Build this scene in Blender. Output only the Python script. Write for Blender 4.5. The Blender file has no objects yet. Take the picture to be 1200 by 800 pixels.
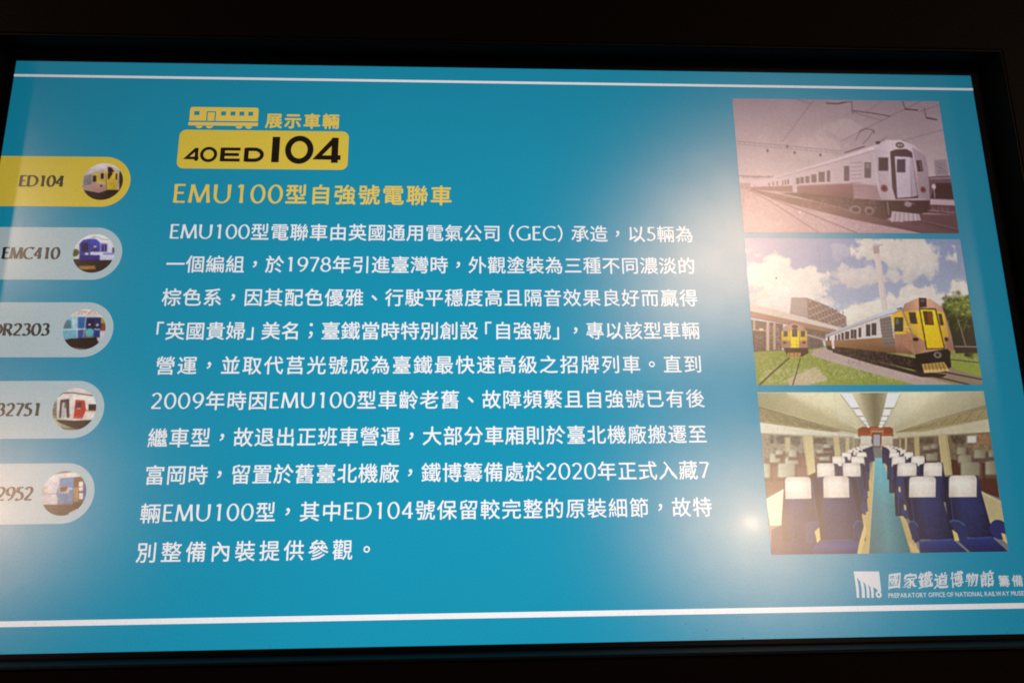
import bpy, math, random
import numpy as np
from mathutils import Matrix, Vector

random.seed(4)
rng = np.random.default_rng(4)
scene = bpy.context.scene
col = scene.collection

# ------------------------------------------------------------------ placing
# The display's picture is 1920 x 1080 dots; D is the size of one dot (43 inch panel).
D = 0.000492
def L(x, y, z=0.0):
    """display dots (origin top left, y down) -> metres on the panel, z in metres in front of it"""
    return ((x - 960) * D, (540 - y) * D, z)
PANEL = Matrix.Translation((0, 0, 1.05)) @ Matrix.Rotation(math.radians(52), 4, 'X')

# ------------------------------------------------------------------ camera
cam_data = bpy.data.cameras.new('camera')
cam = bpy.data.objects.new('camera', cam_data)
col.objects.link(cam)
cam_data.sensor_width = 36
cam_data.lens = 23.54
cam_data.clip_start = 0.01
cam_data.clip_end = 60
RC = [[0.9991392, 0.0097927, -0.0403106], [-0.0012836, 0.9785705, 0.205908], [0.0414631, -0.205679, 0.9777407]]
CAM_C = [912.24, 814.42, -1205.26]
eye = Vector(L(*CAM_C[:2], -CAM_C[2] * D))
ax = [Vector((r[0], -r[1], -r[2])) for r in RC]
mc = Matrix(((ax[0].x, -ax[1].x, -ax[2].x, eye.x), (ax[0].y, -ax[1].y, -ax[2].y, eye.y), (ax[0].z, -ax[1].z, -ax[2].z, eye.z), (0, 0, 0, 1)))
cam.matrix_world = PANEL @ mc
cam_data.dof.use_dof = True
cam_data.dof.focus_distance = 0.585
cam_data.dof.aperture_fstop = 10
scene.camera = cam

# ------------------------------------------------------------------ world, exposure
world = bpy.data.worlds.new('World')
scene.world = world
world.use_nodes = True
bg = world.node_tree.nodes['Background']
bg.inputs[0].default_value = (1.0, 0.82, 0.68, 1)
bg.inputs[1].default_value = 0.002
scene.view_settings.view_transform = 'Standard'
scene.view_settings.look = 'None'
scene.view_settings.exposure = 0
scene.view_settings.gamma = 1
scene.cycles.pixel_filter_type = 'BLACKMAN_HARRIS'
scene.cycles.filter_width = 1.8
scene.cycles.max_bounces = 6
scene.cycles.use_denoising = True

# ------------------------------------------------------------------ lamps of the dim hall, seen as glare on the panel
def lamp(name, mx, my, dist, size, power, colour, size_y=None):
    """a ceiling lamp whose mirror image stands at the dots (mx, my) of the panel"""
    p = Vector(L(mx, my)); d = (p - eye).normalized(); d.z = -d.z
    loc = p + d * dist
    la = bpy.data.lights.new(name, 'AREA')
    la.shape = 'ELLIPSE'; la.size = size; la.size_y = size_y or size
    la.energy = power; la.color = colour
    o = bpy.data.objects.new(name, la); col.objects.link(o)
    o.matrix_world = PANEL @ (Matrix.Translation(loc) @ (-d).to_track_quat('-Z', 'Y').to_matrix().to_4x4())
    return o
lamp('hall_light', 1378, 396, 2.4, 0.38, 11, (1.0, 0.66, 0.44), 0.54)
lamp('spotlight', 1384, 889, 2.2, 0.014, 6.8, (1.0, 0.68, 0.44))
lamp('side_light', -40, 850, 2.4, 0.3, 9, (1.0, 0.64, 0.42))
lamp('far_light', -330, 250, 2.4, 0.2, 22, (1.0, 0.72, 0.5))
lamp('right_light', 2500, 350, 2.4, 0.3, 26, (1.0, 0.76, 0.5))

# ------------------------------------------------------------------ materials
def new_mat(name):
    m = bpy.data.materials.new(name); m.use_nodes = True
    m.node_tree.nodes.clear()
    return m, m.node_tree
def screen_group():
    """light given off by a liquid crystal panel (it weakens away from the normal) under a matt protective film"""
    g = bpy.data.node_groups.new('lit_panel', 'ShaderNodeTree')
    g.interface.new_socket('Color', in_out='INPUT', socket_type='NodeSocketColor')
    g.interface.new_socket('Shader', in_out='OUTPUT', socket_type='NodeSocketShader')
    N, K = g.nodes, g.links
    def n(t, **kw):
        q = N.new(t)
        for k, v in kw.items(): setattr(q, k, v)
        return q
    def math_(op, a, b=None):
        q = n('ShaderNodeMath', operation=op)
        for i, v in enumerate((a, b)):
            if v is None: continue
            if isinstance(v, (int, float)): q.inputs[i].default_value = v
            else: K.new(v, q.inputs[i])
        return q.outputs[0]
    gi, go = n('NodeGroupInput'), n('NodeGroupOutput')
    geo = n('ShaderNodeNewGeometry')
    dot = n('ShaderNodeVectorMath', operation='DOT_PRODUCT')
    K.new(geo.outputs['Normal'], dot.inputs[0]); K.new(geo.outputs['Incoming'], dot.inputs[1])
    fall = math_('POWER', math_('ABSOLUTE', dot.outputs['Value']), EMIT_POW)
    tc = n('ShaderNodeTexCoord')
    # fine sparkle of the matt film, broad unevenness of the backlight
    fine = n('ShaderNodeTexNoise'); fine.inputs['Scale'].default_value = 900; fine.inputs['Detail'].default_value = 1
    K.new(tc.outputs['Object'], fine.inputs['Vector'])
    cross = n('ShaderNodeTexNoise'); cross.inputs['Scale'].default_value = 5; cross.inputs['Detail'].default_value = 2
    K.new(tc.outputs['Object'], cross.inputs['Vector'])
    g1 = math_('MULTIPLY_ADD', fine.outputs['Fac'], 0.30); g1.node.inputs[2].default_value = 0.85
    g2 = math_('MULTIPLY_ADD', cross.outputs['Fac'], 0.10); g2.node.inputs[2].default_value = 0.95
    # hairline seam in the film
    sep = n('ShaderNodeSeparateXYZ'); K.new(tc.outputs['Object'], sep.inputs[0])
    off = math_('ABSOLUTE', math_('SUBTRACT', sep.outputs['X'], (1558 - 960) * D))
    seam = math_('GREATER_THAN', off, 0.00035)
    seam = math_('MULTIPLY_ADD', seam, 0.13); seam.node.inputs[2].default_value = 0.87
    em = n('ShaderNodeEmission')
    K.new(gi.outputs['Color'], em.inputs['Color'])
    K.new(math_('MULTIPLY', math_('MULTIPLY', fall, EMIT), math_('MULTIPLY', math_('MULTIPLY', g1, g2), seam)), em.inputs['Strength'])
    bump = n('ShaderNodeBump'); bump.inputs['Strength'].default_value = 0.12; bump.inputs['Distance'].default_value = 0.0004
    K.new(fine.outputs['Fac'], bump.inputs['Height'])
    smear = n('ShaderNodeTexNoise'); smear.inputs['Scale'].default_value = 38; smear.inputs['Detail'].default_value = 6; smear.inputs['Distortion'].default_value = .6
    K.new(tc.outputs['Object'], smear.inputs['Vector'])
    out = em.outputs[0]
    for kind, rough, amount in GLOSS:
        gl = n('ShaderNodeBsdfDiffuse' if kind == 'DIFFUSE' else 'ShaderNodeBsdfAnisotropic')
        if kind != 'DIFFUSE': gl.distribution = kind
        gl.inputs['Roughness'].default_value = rough
        gl.inputs['Color'].default_value = (amount, amount * .97, amount * .93, 1)
        if rough > .2: K.new(bump.outputs[0], gl.inputs['Normal'])
        if kind == 'BECKMANN':   # smears and grain of the film
            h1 = math_('MULTIPLY_ADD', smear.outputs['Fac'], .3); h1.node.inputs[2].default_value = .85
            h2 = math_('MULTIPLY_ADD', fine.outputs['Fac'], .5); h2.node.inputs[2].default_value = .75
            cb = n('ShaderNodeVectorMath', operation='SCALE'); cb.inputs[0].default_value = (amount, amount * .97, amount * .93)
            K.new(math_('MULTIPLY', h1, h2), cb.inputs['Scale']); K.new(cb.outputs[0], gl.inputs['Color'])
        a = n('ShaderNodeAddShader'); K.new(out, a.inputs[0]); K.new(gl.outputs[0], a.inputs[1]); out = a.outputs[0]
    K.new(out, go.inputs[0])
    return g
EMIT = 0.96
EMIT_POW = 2.3
GLOSS = (('DIFFUSE', 0.0, 0.010), ('GGX', 0.50, 0.009), ('BECKMANN', 0.28, 0.10), ('GGX', 0.16, 0.0035), ('GGX', 0.09, 0.0006))
GROUP = screen_group()
def lin(c):
    return tuple(((v / 255) / 12.92 if v / 255 <= 0.04045 else ((v / 255 + 0.055) / 1.055) ** 2.4) for v in c)
def lit(name, rgb=None):
    """screen colour: one flat colour, or the mesh's own picture"""
    m, t = new_mat(name)
    gr = t.nodes.new('ShaderNodeGroup'); gr.node_tree = GROUP
    o = t.nodes.new('ShaderNodeOutputMaterial'); t.links.new(gr.outputs[0], o.inputs[0])
    if rgb: gr.inputs[0].default_value = (*lin(rgb), 1)
    else:
        a = t.nodes.new('ShaderNodeAttribute'); a.attribute_name = 'picture'
        t.links.new(a.outputs['Color'], gr.inputs[0])
    return m
def plain(name, rgb, rough, spec=0.5, bump=0.0, scale=400, var=0.3):
    m, t = new_mat(name)
    p = t.nodes.new('ShaderNodeBsdfPrincipled'); o = t.nodes.new('ShaderNodeOutputMaterial')
    t.links.new(p.outputs[0], o.inputs[0])
    p.inputs['Roughness'].default_value = rough; p.inputs['Specular IOR Level'].default_value = spec
    tc = t.nodes.new('ShaderNodeTexCoord'); nz = t.nodes.new('ShaderNodeTexNoise')
    nz.inputs['Scale'].default_value = scale; nz.inputs['Detail'].default_value = 4
    t.links.new(tc.outputs['Object'], nz.inputs['Vector'])
    r = t.nodes.new('ShaderNodeMix'); r.data_type = 'RGBA'
    r.inputs['A'].default_value = (*[v * (1 - var) for v in rgb], 1); r.inputs['B'].default_value = (*[v * (1 + var) for v in rgb], 1)
    t.links.new(nz.outputs['Fac'], r.inputs['Factor']); t.links.new(r.outputs['Result'], p.inputs['Base Color'])
    if bump:
        b = t.nodes.new('ShaderNodeBump'); b.inputs['Strength'].default_value = bump; b.inputs['Distance'].default_value = 0.0006
        t.links.new(nz.outputs['Fac'], b.inputs['Height']); t.links.new(b.outputs[0], p.inputs['Normal'])
    return m
TEAL = lit('teal_screen', (6, 152, 186))
WHITE = lit('white_screen', (255, 253, 255))
YELLOW = lit('yellow_screen', (236, 206, 72))
PALE = lit('pale_grey_screen', (188, 207, 213))
GOLD = lit('gold_screen', (250, 214, 86))
BLACK = lit('black_screen', (12, 10, 12))
INK = lit('dark_ink_screen', (30, 32, 36))
OFFWHITE = lit('logo_white_screen', (232, 232, 236))
PICTURE = lit('picture_screen')
BORDER = plain('black_border_glass', (0.002, 0.002, 0.0025), 0.3, 0.1)
SIDE = plain('black_satin_trim', (0.002, 0.0024, 0.0028), 0.45, 0.05, 0.2, 600)
BROWN = plain('dark_brown_laminate', (0.0018, 0.0007, 0.0004), 0.6, 0.03, 0.5, 260, 0.4)
DUST = plain('dark_dust', (0.03, 0.03, 0.025), 0.9)

# ------------------------------------------------------------------ objects
def obj(name, verts, faces, mat, parent=None):
    me = bpy.data.meshes.new(name)
    me.from_pydata(verts, [], faces)
    me.materials.append(mat)
    o = bpy.data.objects.new(name, me); col.objects.link(o)
    if parent: o.parent = parent
    return o
class MB:
    def __init__(s): s.v, s.f = [], []
    def poly(s, pts, z):
        k = len(s.v); s.v += [L(x, y, z) for x, y in pts]; s.f.append(tuple(range(k, k + len(pts))))
    def add(s, pts, faces, z):
        k = len(s.v); s.v += [L(p[0], p[1], z + (p[2] if len(p) > 2 else 0)) for p in pts]; s.f += [tuple(i + k for i in f) for f in faces]
    def build(s, name, mat, parent=None):
        # every face looks out of the panel
        out = []
        for f in s.f:
            a = sum(s.v[f[i]][0] * s.v[f[(i + 1) % len(f)]][1] - s.v[f[(i + 1) % len(f)]][0] * s.v[f[i]][1] for i in range(len(f)))
            out.append(f if a > 0 else f[::-1])
        return obj(name, s.v, out, mat, parent)
def rrect(x0, y0, x1, y1, r, n=10, corners=(1, 1, 1, 1)):
    pts = []
    for k, (cx, cy) in enumerate(((x0 + r, y0 + r), (x1 - r, y0 + r), (x1 - r, y1 - r), (x0 + r, y1 - r))):
        if corners[k]:
            for i in range(n + 1):
                a = math.pi + k * math.pi / 2 + i / n * math.pi / 2
                pts.append((cx + r * math.cos(a), cy + r * math.sin(a)))
        else: pts.append(((x0, x1, x1, x0)[k], (y0, y0, y1, y1)[k]))
    return pts
Z1, Z2, Z3, Z4 = 0.0002, 0.0004, 0.0006, 0.0008

display = bpy.data.objects.new('information_display', None)
col.objects.link(display); display.matrix_world = PANEL
display['label'] = 'wide black framed screen lit with a teal page of white Chinese text about trains'
display['category'] = 'display screen'

# active picture area and black border around it
m = MB(); m.poly([(0, 0), (1920, 0), (1920, 1080), (0, 1080)], 0); m.build('screen', TEAL, display)
BX0, BX1, BY0, BY1, BH = -17, 1946, -19, 1088, 52 * D
v, f = [], []
ring = [((0, 0), (BX0, BY0)), ((1920, 0), (BX1, BY0)), ((1920, 1080), (BX1, BY1)), ((0, 1080), (BX0, BY1))]
for a, b in ring: v += [L(*a, -0.0002), L(*a, 0.0010), L(*b, 0.0010)]
for i in range(4):
    j = (i + 1) % 4; f += [(3 * i, 3 * j, 3 * j + 1, 3 * i + 1), (3 * i + 1, 3 * j + 1, 3 * j + 2, 3 * i + 2)]
obj('border', v, f, BORDER, display)
# recessed trim: slightly rounded inner edge, thin front lip
v, f = [], []
prof = [(0, 0.0006), (0.0, BH - 0.0022), (.6, BH - 0.0010), (1.2, BH - 0.0004), (2.0, BH - 0.0002), (3.6, BH - 0.0002), (4.4, BH - 0.0006), (4.4, -0.004)]
for k, (o_, z) in enumerate(prof):
    v += [L(BX0 - o_, BY0 - o_, z), L(BX1 + o_, BY0 - o_, z), L(BX1 + o_, BY1 + o_, z), L(BX0 - o_, BY1 + o_, z)]
for k in range(len(prof) - 1):
    for i in range(4):
        j = (i + 1) % 4; f.append((4 * k + i, 4 * k + j, 4 * k + 4 + j, 4 * k + 4 + i))
trim = obj('recessed_frame', v, f, SIDE, display)
for p in trim.data.polygons: p.use_smooth = False
# back of the housing
v = [L(-28, -30, -0.001), L(1957, -30, -0.001), L(1957, 1099, -0.001), L(-28, 1099, -0.001)]
v += [(a, b, -0.045) for a, b, c in v]
obj('housing', v, [(0, 1, 2, 3), (4, 7, 6, 5), (0, 4, 5, 1), (1, 5, 6, 2), (2, 6, 7, 3), (3, 7, 4, 0)], SIDE, display)

# dark brown cabinet front round the display, with real thickness
cab_i = (-24.3, -26.3, 1953.3, 1095.3); cab_o = (-1500, -1300, 3400, 2500)
v, f = [], []
zs = (BH - 0.0016, BH - 0.05)
def rect4(r, z): return [L(r[0], r[1], z), L(r[2], r[1], z), L(r[2], r[3], z), L(r[0], r[3], z)]
v = rect4(cab_i, zs[1]) + rect4(cab_i, zs[0] - 0.0012) + rect4((cab_i[0] - 2.4, cab_i[1] - 2.4, cab_i[2] + 2.4, cab_i[3] + 2.4), zs[0]) + rect4(cab_o, zs[0]) + rect4(cab_o, zs[1])
for k in range(4):
    for i in range(4):
        j = (i + 1) % 4; f.append((4 * k + i, 4 * k + j, 4 * k + 4 + j, 4 * k + 4 + i))
for i in range(4):
    j = (i + 1) % 4; f.append((16 + i, 16 + j, j, i))
cab = obj('cabinet', v, f, BROWN)
cab.matrix_world = PANEL
cab['label'] = 'dark brown laminate cabinet front surrounding the lit display screen'
cab['category'] = 'cabinet'

# ------------------------------------------------------------------ rules
m = MB(); m.poly([(0, 29), (1920, 29), (1920, 34.2), (0, 34.2)], Z1); m.build('header_rule', WHITE, display)
m = MB(); m.poly([(0, 1029.5), (1920, 1029.5), (1920, 1038.5), (0, 1038.5)], Z1); m.build('footer_rule', WHITE, display)

# ------------------------------------------------------------------ lettering
dg = None
GC = {}
BRUSH = 0.0101
def glyph(ch, weight):
    key = (ch, weight)
    if key not in GC:
        c = bpy.data.curves.new('letter', 'FONT'); c.body = ch; c.size = 1; c.resolution_u = 2
        o = bpy.data.objects.new('letter', c); col.objects.link(o)
        me = bpy.data.meshes.new_from_object(o.evaluated_get(bpy.context.evaluated_depsgraph_get()))
        n = len(me.vertices); a = np.zeros(n * 3); me.vertices.foreach_get('co', a)
        v = a.reshape(-1, 3)[:, :2]; f = [tuple(p.vertices) for p in me.polygons]; zs = []
        V, F = [], []
        brush = [(weight * t * .9, weight * t * .55) for t in (-2.4, -1.2, 0, 1.2, 2.4)]
        for k, (dx, dy) in enumerate(brush if weight == BRUSH else ((weight, weight * .5), (-weight, -weight * .5), (weight * .5, -weight), (-weight * .5, weight))):
            V.append(np.concatenate([v + (dx, dy), np.full((n, 1), k * 5e-6)], 1)); F += [tuple(i + k * n for i in q) for q in f]
        GC[key] = (np.concatenate(V), F)
        bpy.data.objects.remove(o); bpy.data.meshes.remove(me); bpy.data.curves.remove(c)
    return GC[key]

def arc(cx, cy, rx, ry, a0, a1, n=18, p=1.0):
    out = []
    for i in range(n + 1):
        a = math.radians(a0 + (a1 - a0) * i / n); c, s = math.cos(a), math.sin(a)
        out.append((cx + rx * math.copysign(abs(c) ** p, c), cy + ry * math.copysign(abs(s) ** p, s)))
    return out
# humanist roman capitals and figures: strokes in units of cap height, (advance, [stroke, ...]); a stroke may carry a width factor
ROMAN = {
 'E': (.60, [[(.12, 0), (.12, 1)], [(.12, .968), (.52, .968)], [(.12, .53), (.47, .53)], [(.12, .032), (.55, .032)]]),
 'M': (1.0, [[(.09, 0), (.18, .99)], [(.18, .99), (.50, .03)], [(.50, .03), (.82, .99)], [(.82, .99), (.91, 0)]]),
 'U': (.85, [[(.12, 1), (.12, .38)] + arc(.425, .38, .305, .37, 180, 360, 18)[1:] + [(.73, 1)]]),
 'G': (.92, [arc(.52, .5, .43, .49, 55, 300, 26) + [(.80, .10)], [(.80, .06), (.80, .45)]]),
 'C': (.84, [arc(.52, .5, .43, .49, 50, 310, 26)]),
 'D': (.90, [[(.12, 0), (.12, 1)], [(.12, .968), (.36, .968)] + arc(.36, .5, .44, .468, 90, -90, 22) + [(.12, .032)]]),
 'R': (.72, [[(.12, 0), (.12, 1)], [(.12, .968), (.33, .968)] + arc(.33, .735, .22, .233, 90, -90, 14) + [(.12, .502)], [(.33, .50), (.64, 0)]]),
 '1': (.66, [[(.36, 0), (.36, 1)], [(.36, .99), (.20, .88)]]),
 '0': (.70, [arc(.35, .5, .27, .485, 90, 450, 30)]),
 '2': (.66, [arc(.31, .72, .22, .265, 160, -10, 12) + [(.47, .52), (.09, .03)], [(.09, .035), (.58, .035)]]),
 '3': (.66, [arc(.29, .755, .20, .225, 150, -90, 14), arc(.29, .285, .25, .26, 90, -145, 16)]),
 '4': (.68, [[(.46, 0), (.46, 1)], [(.46, .98), (.07, .30)], [(.07, .29), (.62, .29)]]),
 '5': (.62, [[(.20, .968), (.52, .968)], [(.20, .98), (.17, .58)], [(.17, .58)] + arc(.27, .305, .25, .285, 95, -140, 16)]),
 '7': (.62, [[(.06, .965), (.54, .965)], [(.55, .965), (.22, 0)]]),
 '8': (.68, [arc(.34, .75, .20, .225, 90, 450, 20), arc(.34, .27, .25, .255, 90, 450, 22)]),
 '9': (.68, [arc(.35, .68, .245, .30, 0, 360, 24), arc(.12, .68, .475, .68, 0, -78, 12)]),
}
def stroke_mesh(m, pts, ox, base, cap, thick, thin, z, slant=0.0, wide=1.0, nib=12, flare=.32):
    """a pen stroke whose width follows its direction, spreading a little at both ends"""
    q = [Vector((ox + (x + slant * y) * cap * wide, base - y * cap)) for x, y in pts]
    # even steps
    P = [q[0]]
    for a, b in zip(q, q[1:]):
        k = max(1, int((b - a).length / (cap * .12))) if len(q) < 6 else 1
        P += [a.lerp(b, (i + 1) / k) for i in range(k)]
    closed = (q[0] - q[-1]).length < 1e-4
    tot = sum((b - a).length for a, b in zip(P, P[1:])) or 1
    s, L_, R_ = 0, [], []
    for i, p in enumerate(P):
        a = P[i - 1] if i else (P[-2] if closed else P[0]); b = P[i + 1] if i < len(P) - 1 else (P[1] if closed else P[-1])
        d = (b - a).normalized()
        if i: s += (p - P[i - 1]).length
        ang = math.atan2(-d.y, d.x) - math.radians(nib)
        w = math.sqrt((thick * math.sin(ang)) ** 2 + (thin * math.cos(ang)) ** 2)
        if not closed:
            e = min(s, tot - s) / (cap * .45)
            if e < 1: w *= 1 + flare * (1 - e) ** 2
        nn = Vector((-d.y, d.x)) * w / 2
        L_.append(p + nn); R_.append(p - nn)
    n = len(P)
    m.add([tuple(v) for v in L_ + R_], [(i, i + 1, n + i + 1, n + i) for i in range(n - 1)], z)

CENTRED = {'，': (.5, .40), '。': (.5, .40), '、': (.5, .38), '；': (.5, .40)}
BR = {'「': .74, '」': .74, '（': .74, '）': .74}
OPENING = '「（'
def line(m, text, x0, x1, mid, em, weight, cap, base_up, thick, thin, z, wide=1.16):
    """set one line: ink begins at x0, ends at x1 (None: natural spacing), characters centred on height mid"""
    def adv(c):
        if c in ROMAN: return ROMAN[c][0] * cap * wide
        return BR.get(c, 1.0) * em
    nat = sum(adv(c) for c in text)
    x = x0 - (em * .03 if text[0] not in ROMAN and text[0] not in BR else .08 * cap if text[0] in ROMAN else em * .36)
    tr = (x1 - x - nat + em * .03) / (len(text) - 1) if x1 is not None else 5.6
    for i, c in enumerate(text):
        if c in ROMAN:
            for j, st in enumerate(ROMAN[c][1]):
                stroke_mesh(m, st, x, mid + base_up, cap, thick, thin, z + j * 6e-6, 0, wide)
        else:
            v, f = glyph(c, weight)
            lo, hi = v.min(0), v.max(0)
            if c in CENTRED:
                w = 1.12; cc = (lo + hi) / 2
                dx, dy = .5 - cc[0], CENTRED[c][1] - .02 - cc[1]
            elif c in BR:
                w = 1.0; dx = (BR[c] - .08 - hi[0]) if c in OPENING else .05 - lo[0]; dy = 0
            else: w, dx, dy = 1.0, 0, 0
            m.add([(x + (a + dx) * em, mid - (b + dy - .38) * em, q_) for a, b, q_ in v], f, z)
        x += adv(c) + tr
    return x

LINES = [
 ('EMU100型電聯車由英國通用電氣公司（GEC）承造，以5輛為', 328, 1314, 350.5),
 ('一個編組，於1978年引進臺灣時，外觀塗裝為三種不同濃淡的', 326, 1314, 414),
 ('棕色系，因其配色優雅、行駛平穩度高且隔音效果良好而贏得', 325, 1314, 477.5),
 ('「英國貴婦」美名；臺鐵當時特別創設「自強號」，專以該型車輛', 322, 1314, 540.5),
 ('營運，並取代莒光號成為臺鐵最快速高級之招牌列車。直到', 326, 1314, 604),
 ('2009年時因EMU100型車齡老舊、故障頻繁且自強號已有後', 325, 1314, 667.5),
 ('繼車型，故退出正班車營運，大部分車廂則於臺北機廠搬遷至', 325, 1314, 732),
 ('富岡時，留置於舊臺北機廠，鐵博籌備處於2020年正式入藏7', 326, 1314, 796),
 ('輛EMU100型，其中ED104號保留較完整的原裝細節，故特', 325, 1314, 860),
 ('別整備內裝提供參觀。', 325, None, 924),
]
for t, a, b, y in LINES:
    m = MB(); line(m, t, a, b, y, 35.4, 0.0085, 27.5, 13.6, 3.7, 2.1, Z1)
    m.build('text_line', WHITE, display)
m = MB(); line(m, 'EMU100型自強號電聯車', 328, 850, 274.5, 42.5, 0.015, 36.5, 18.2, 5.2, 3.0, Z1, 1.15)
m.build('page_title', GOLD, display)

# ------------------------------------------------------------------ number badge with carriage icon
badge = MB(); badge.poly(rrect(326.5, 143, 649.5, 223.5, 13), Z1); badge = badge.build('number_badge', YELLOW, display)
m = MB()
def strokes(m, sts, w, x, y, sx, sy, z):
    for j, st in enumerate(sts):
        k = w if not isinstance(st[0], (int, float)) else st[0]
        pts = st if not isinstance(st[0], (int, float)) else st[1]
        q = [(x + a * sx, y + (1 - b) * sy) for a, b in pts]
        mm_stroke(m, q, k, z + j * 6e-6)
def mm_stroke(m, q, w, z):
    q = [Vector(p) for p in q]; n = len(q); closed = (q[0] - q[-1]).length < 1e-3
    A, B = [], []
    for i, p in enumerate(q):
        a = q[i - 1] if i else (q[-2] if closed else q[0]); b = q[i + 1] if i < n - 1 else (q[1] if closed else q[-1])
        d1 = ((p - a) if (p - a).length > 1e-6 else (b - p)).normalized(); d2 = ((b - p) if (b - p).length > 1e-6 else (p - a)).normalized()
        d = (d1 + d2).normalized(); nn = Vector((-d.y, d.x)); k = max(.5, abs(nn.dot(Vector((-d1.y, d1.x)))))
        A.append(p + nn * w / 2 / k); B.append(p - nn * w / 2 / k)
    m.add([tuple(v) for v in A + B], [(i, i + 1, n + i + 1, n + i) for i in range(n - 1)], z)
# small 40, wide ED, tall 104
strokes(m, [[(.98, .22), (.13, .22), (.80, .94)], [(.82, 0), (.82, 1.0)]], 6.4, 340, 181, 27, 27, Z2)
strokes(m, [arc(.5, .5, .45, .46, 90, 450, 30)], 6.2, 370.5, 180.5, 29, 28, Z2)
strokes(m, [[(.12, 0), (.12, 1)]], 8.8, 406.5, 180, 38, 28.5, Z2)
strokes(m, [[(.1, .90), (1, .90)], [(.1, .50), (.94, .50)], [(.1, .10), (1, .10)]], 6.4, 406.5, 180, 38, 28.5, Z2 + 3e-5)
strokes(m, [[(.12, 0), (.12, 1)]], 8.8, 451.5, 180, 38, 28.5, Z2)
strokes(m, [[(.1, .90)] + arc(.52, .5, .38, .40, 90, -90, 16) + [(.1, .10)]], 7.4, 451.5, 180, 38, 28.5, Z2 + 3e-5)
strokes(m, [[(.5, 0), (.5, 1)]], 14.5, 503, 156, 16, 53.5, Z2)
strokes(m, [arc(.5, .5, .42, .445, 90, 450, 36)], 11.4, 530.5, 156, 51, 53.5, Z2)
strokes(m, [[(.99, .21), (.10, .21), (.74, .93)]], 10.2, 586, 156.5, 50, 53, Z2)
strokes(m, [[(.76, 0), (.76, 1)]], 13, 586, 156.5, 50, 53, Z2 + 4e-5)
m.build('badge_number', BLACK, badge)
m = MB()
# body of the carriage built around its openings
m.poly(rrect(342, 94.5, 473, 103, 5, corners=(1, 1, 0, 0)), Z1)
xs = [342, 350, 360.5, 374, 376.5, 389.5, 392, 401.5, 411, 419.5, 429, 436.5, 446, 453.5, 463, 473]
for i in range(0, 15):
    a, b = xs[i], xs[i + 1]
    if i in (1, 7, 9, 11, 13): m.poly([(a, 112), (b, 112), (b, 123.5), (a, 123.5)], Z1)
    elif i in (3, 5): continue
    elif i == 4: m.poly([(a, 105.5), (b, 105.5), (b, 123.5), (a, 123.5)], Z1)
    else: m.poly([(a, 103), (b, 103), (b, 123.5), (a, 123.5)], Z1)
m.poly([(341, 126.5), (473.5, 126.5), (473.5, 133.5), (341, 133.5)], Z1)
for cx in (362, 381.5, 438, 456.5): m.poly([(cx + 6.5 * math.cos(a), 134.5 + 4.8 * math.sin(a)) for a in [math.pi * i / 10 for i in range(11)]], Z1)
m.build('carriage_icon', GOLD, display)
m = MB()
for i, c in enumerate('展示車輛'):
    v, f = glyph(c, 0.026); m.add([(487 + i * 36.6 + a * 33.5, 121.5 - (b - .38) * 33.5, q_) for a, b, q_ in v], f, Z1)
m.build('icon_caption', GOLD, display)

# ------------------------------------------------------------------ pictures shown on the screen
def blur(a, s):
    if s <= 0: return a
    r = max(1, int(3 * s)); k = np.exp(-np.arange(-r, r + 1) ** 2 / (2 * s * s)); k /= k.sum()
    for ax in (0, 1):
        p = np.pad(a, [(r, r) if i == ax else (0, 0) for i in range(a.ndim)], mode='edge')
        a = sum(k[i] * np.take(p, range(i, i + a.shape[ax]), axis=ax) for i in range(2 * r + 1))
    return a
def vnoise(h, w, cell):
    gh, gw = int(h / cell) + 3, int(w / cell) + 3
    g = rng.random((gh, gw)); y = np.arange(h) / cell; x = np.arange(w) / cell
    yi, xi = y.astype(int), x.astype(int); fy, fx = (y - yi)[:, None], (x - xi)[None, :]
    fy, fx = fy * fy * (3 - 2 * fy), fx * fx * (3 - 2 * fx)
    a, b, c, d = g[yi][:, xi], g[yi][:, xi + 1], g[yi + 1][:, xi], g[yi + 1][:, xi + 1]
    return a * (1 - fy) * (1 - fx) + b * (1 - fy) * fx + c * fy * (1 - fx) + d * fy * fx
def fbm(h, w, cell, o=4):
    t = np.zeros((h, w)); s = 0; k = 1
    for i in range(o): t += k * vnoise(h, w, max(1.01, cell)); s += k; k *= .6; cell /= 2
    return t / s
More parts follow.
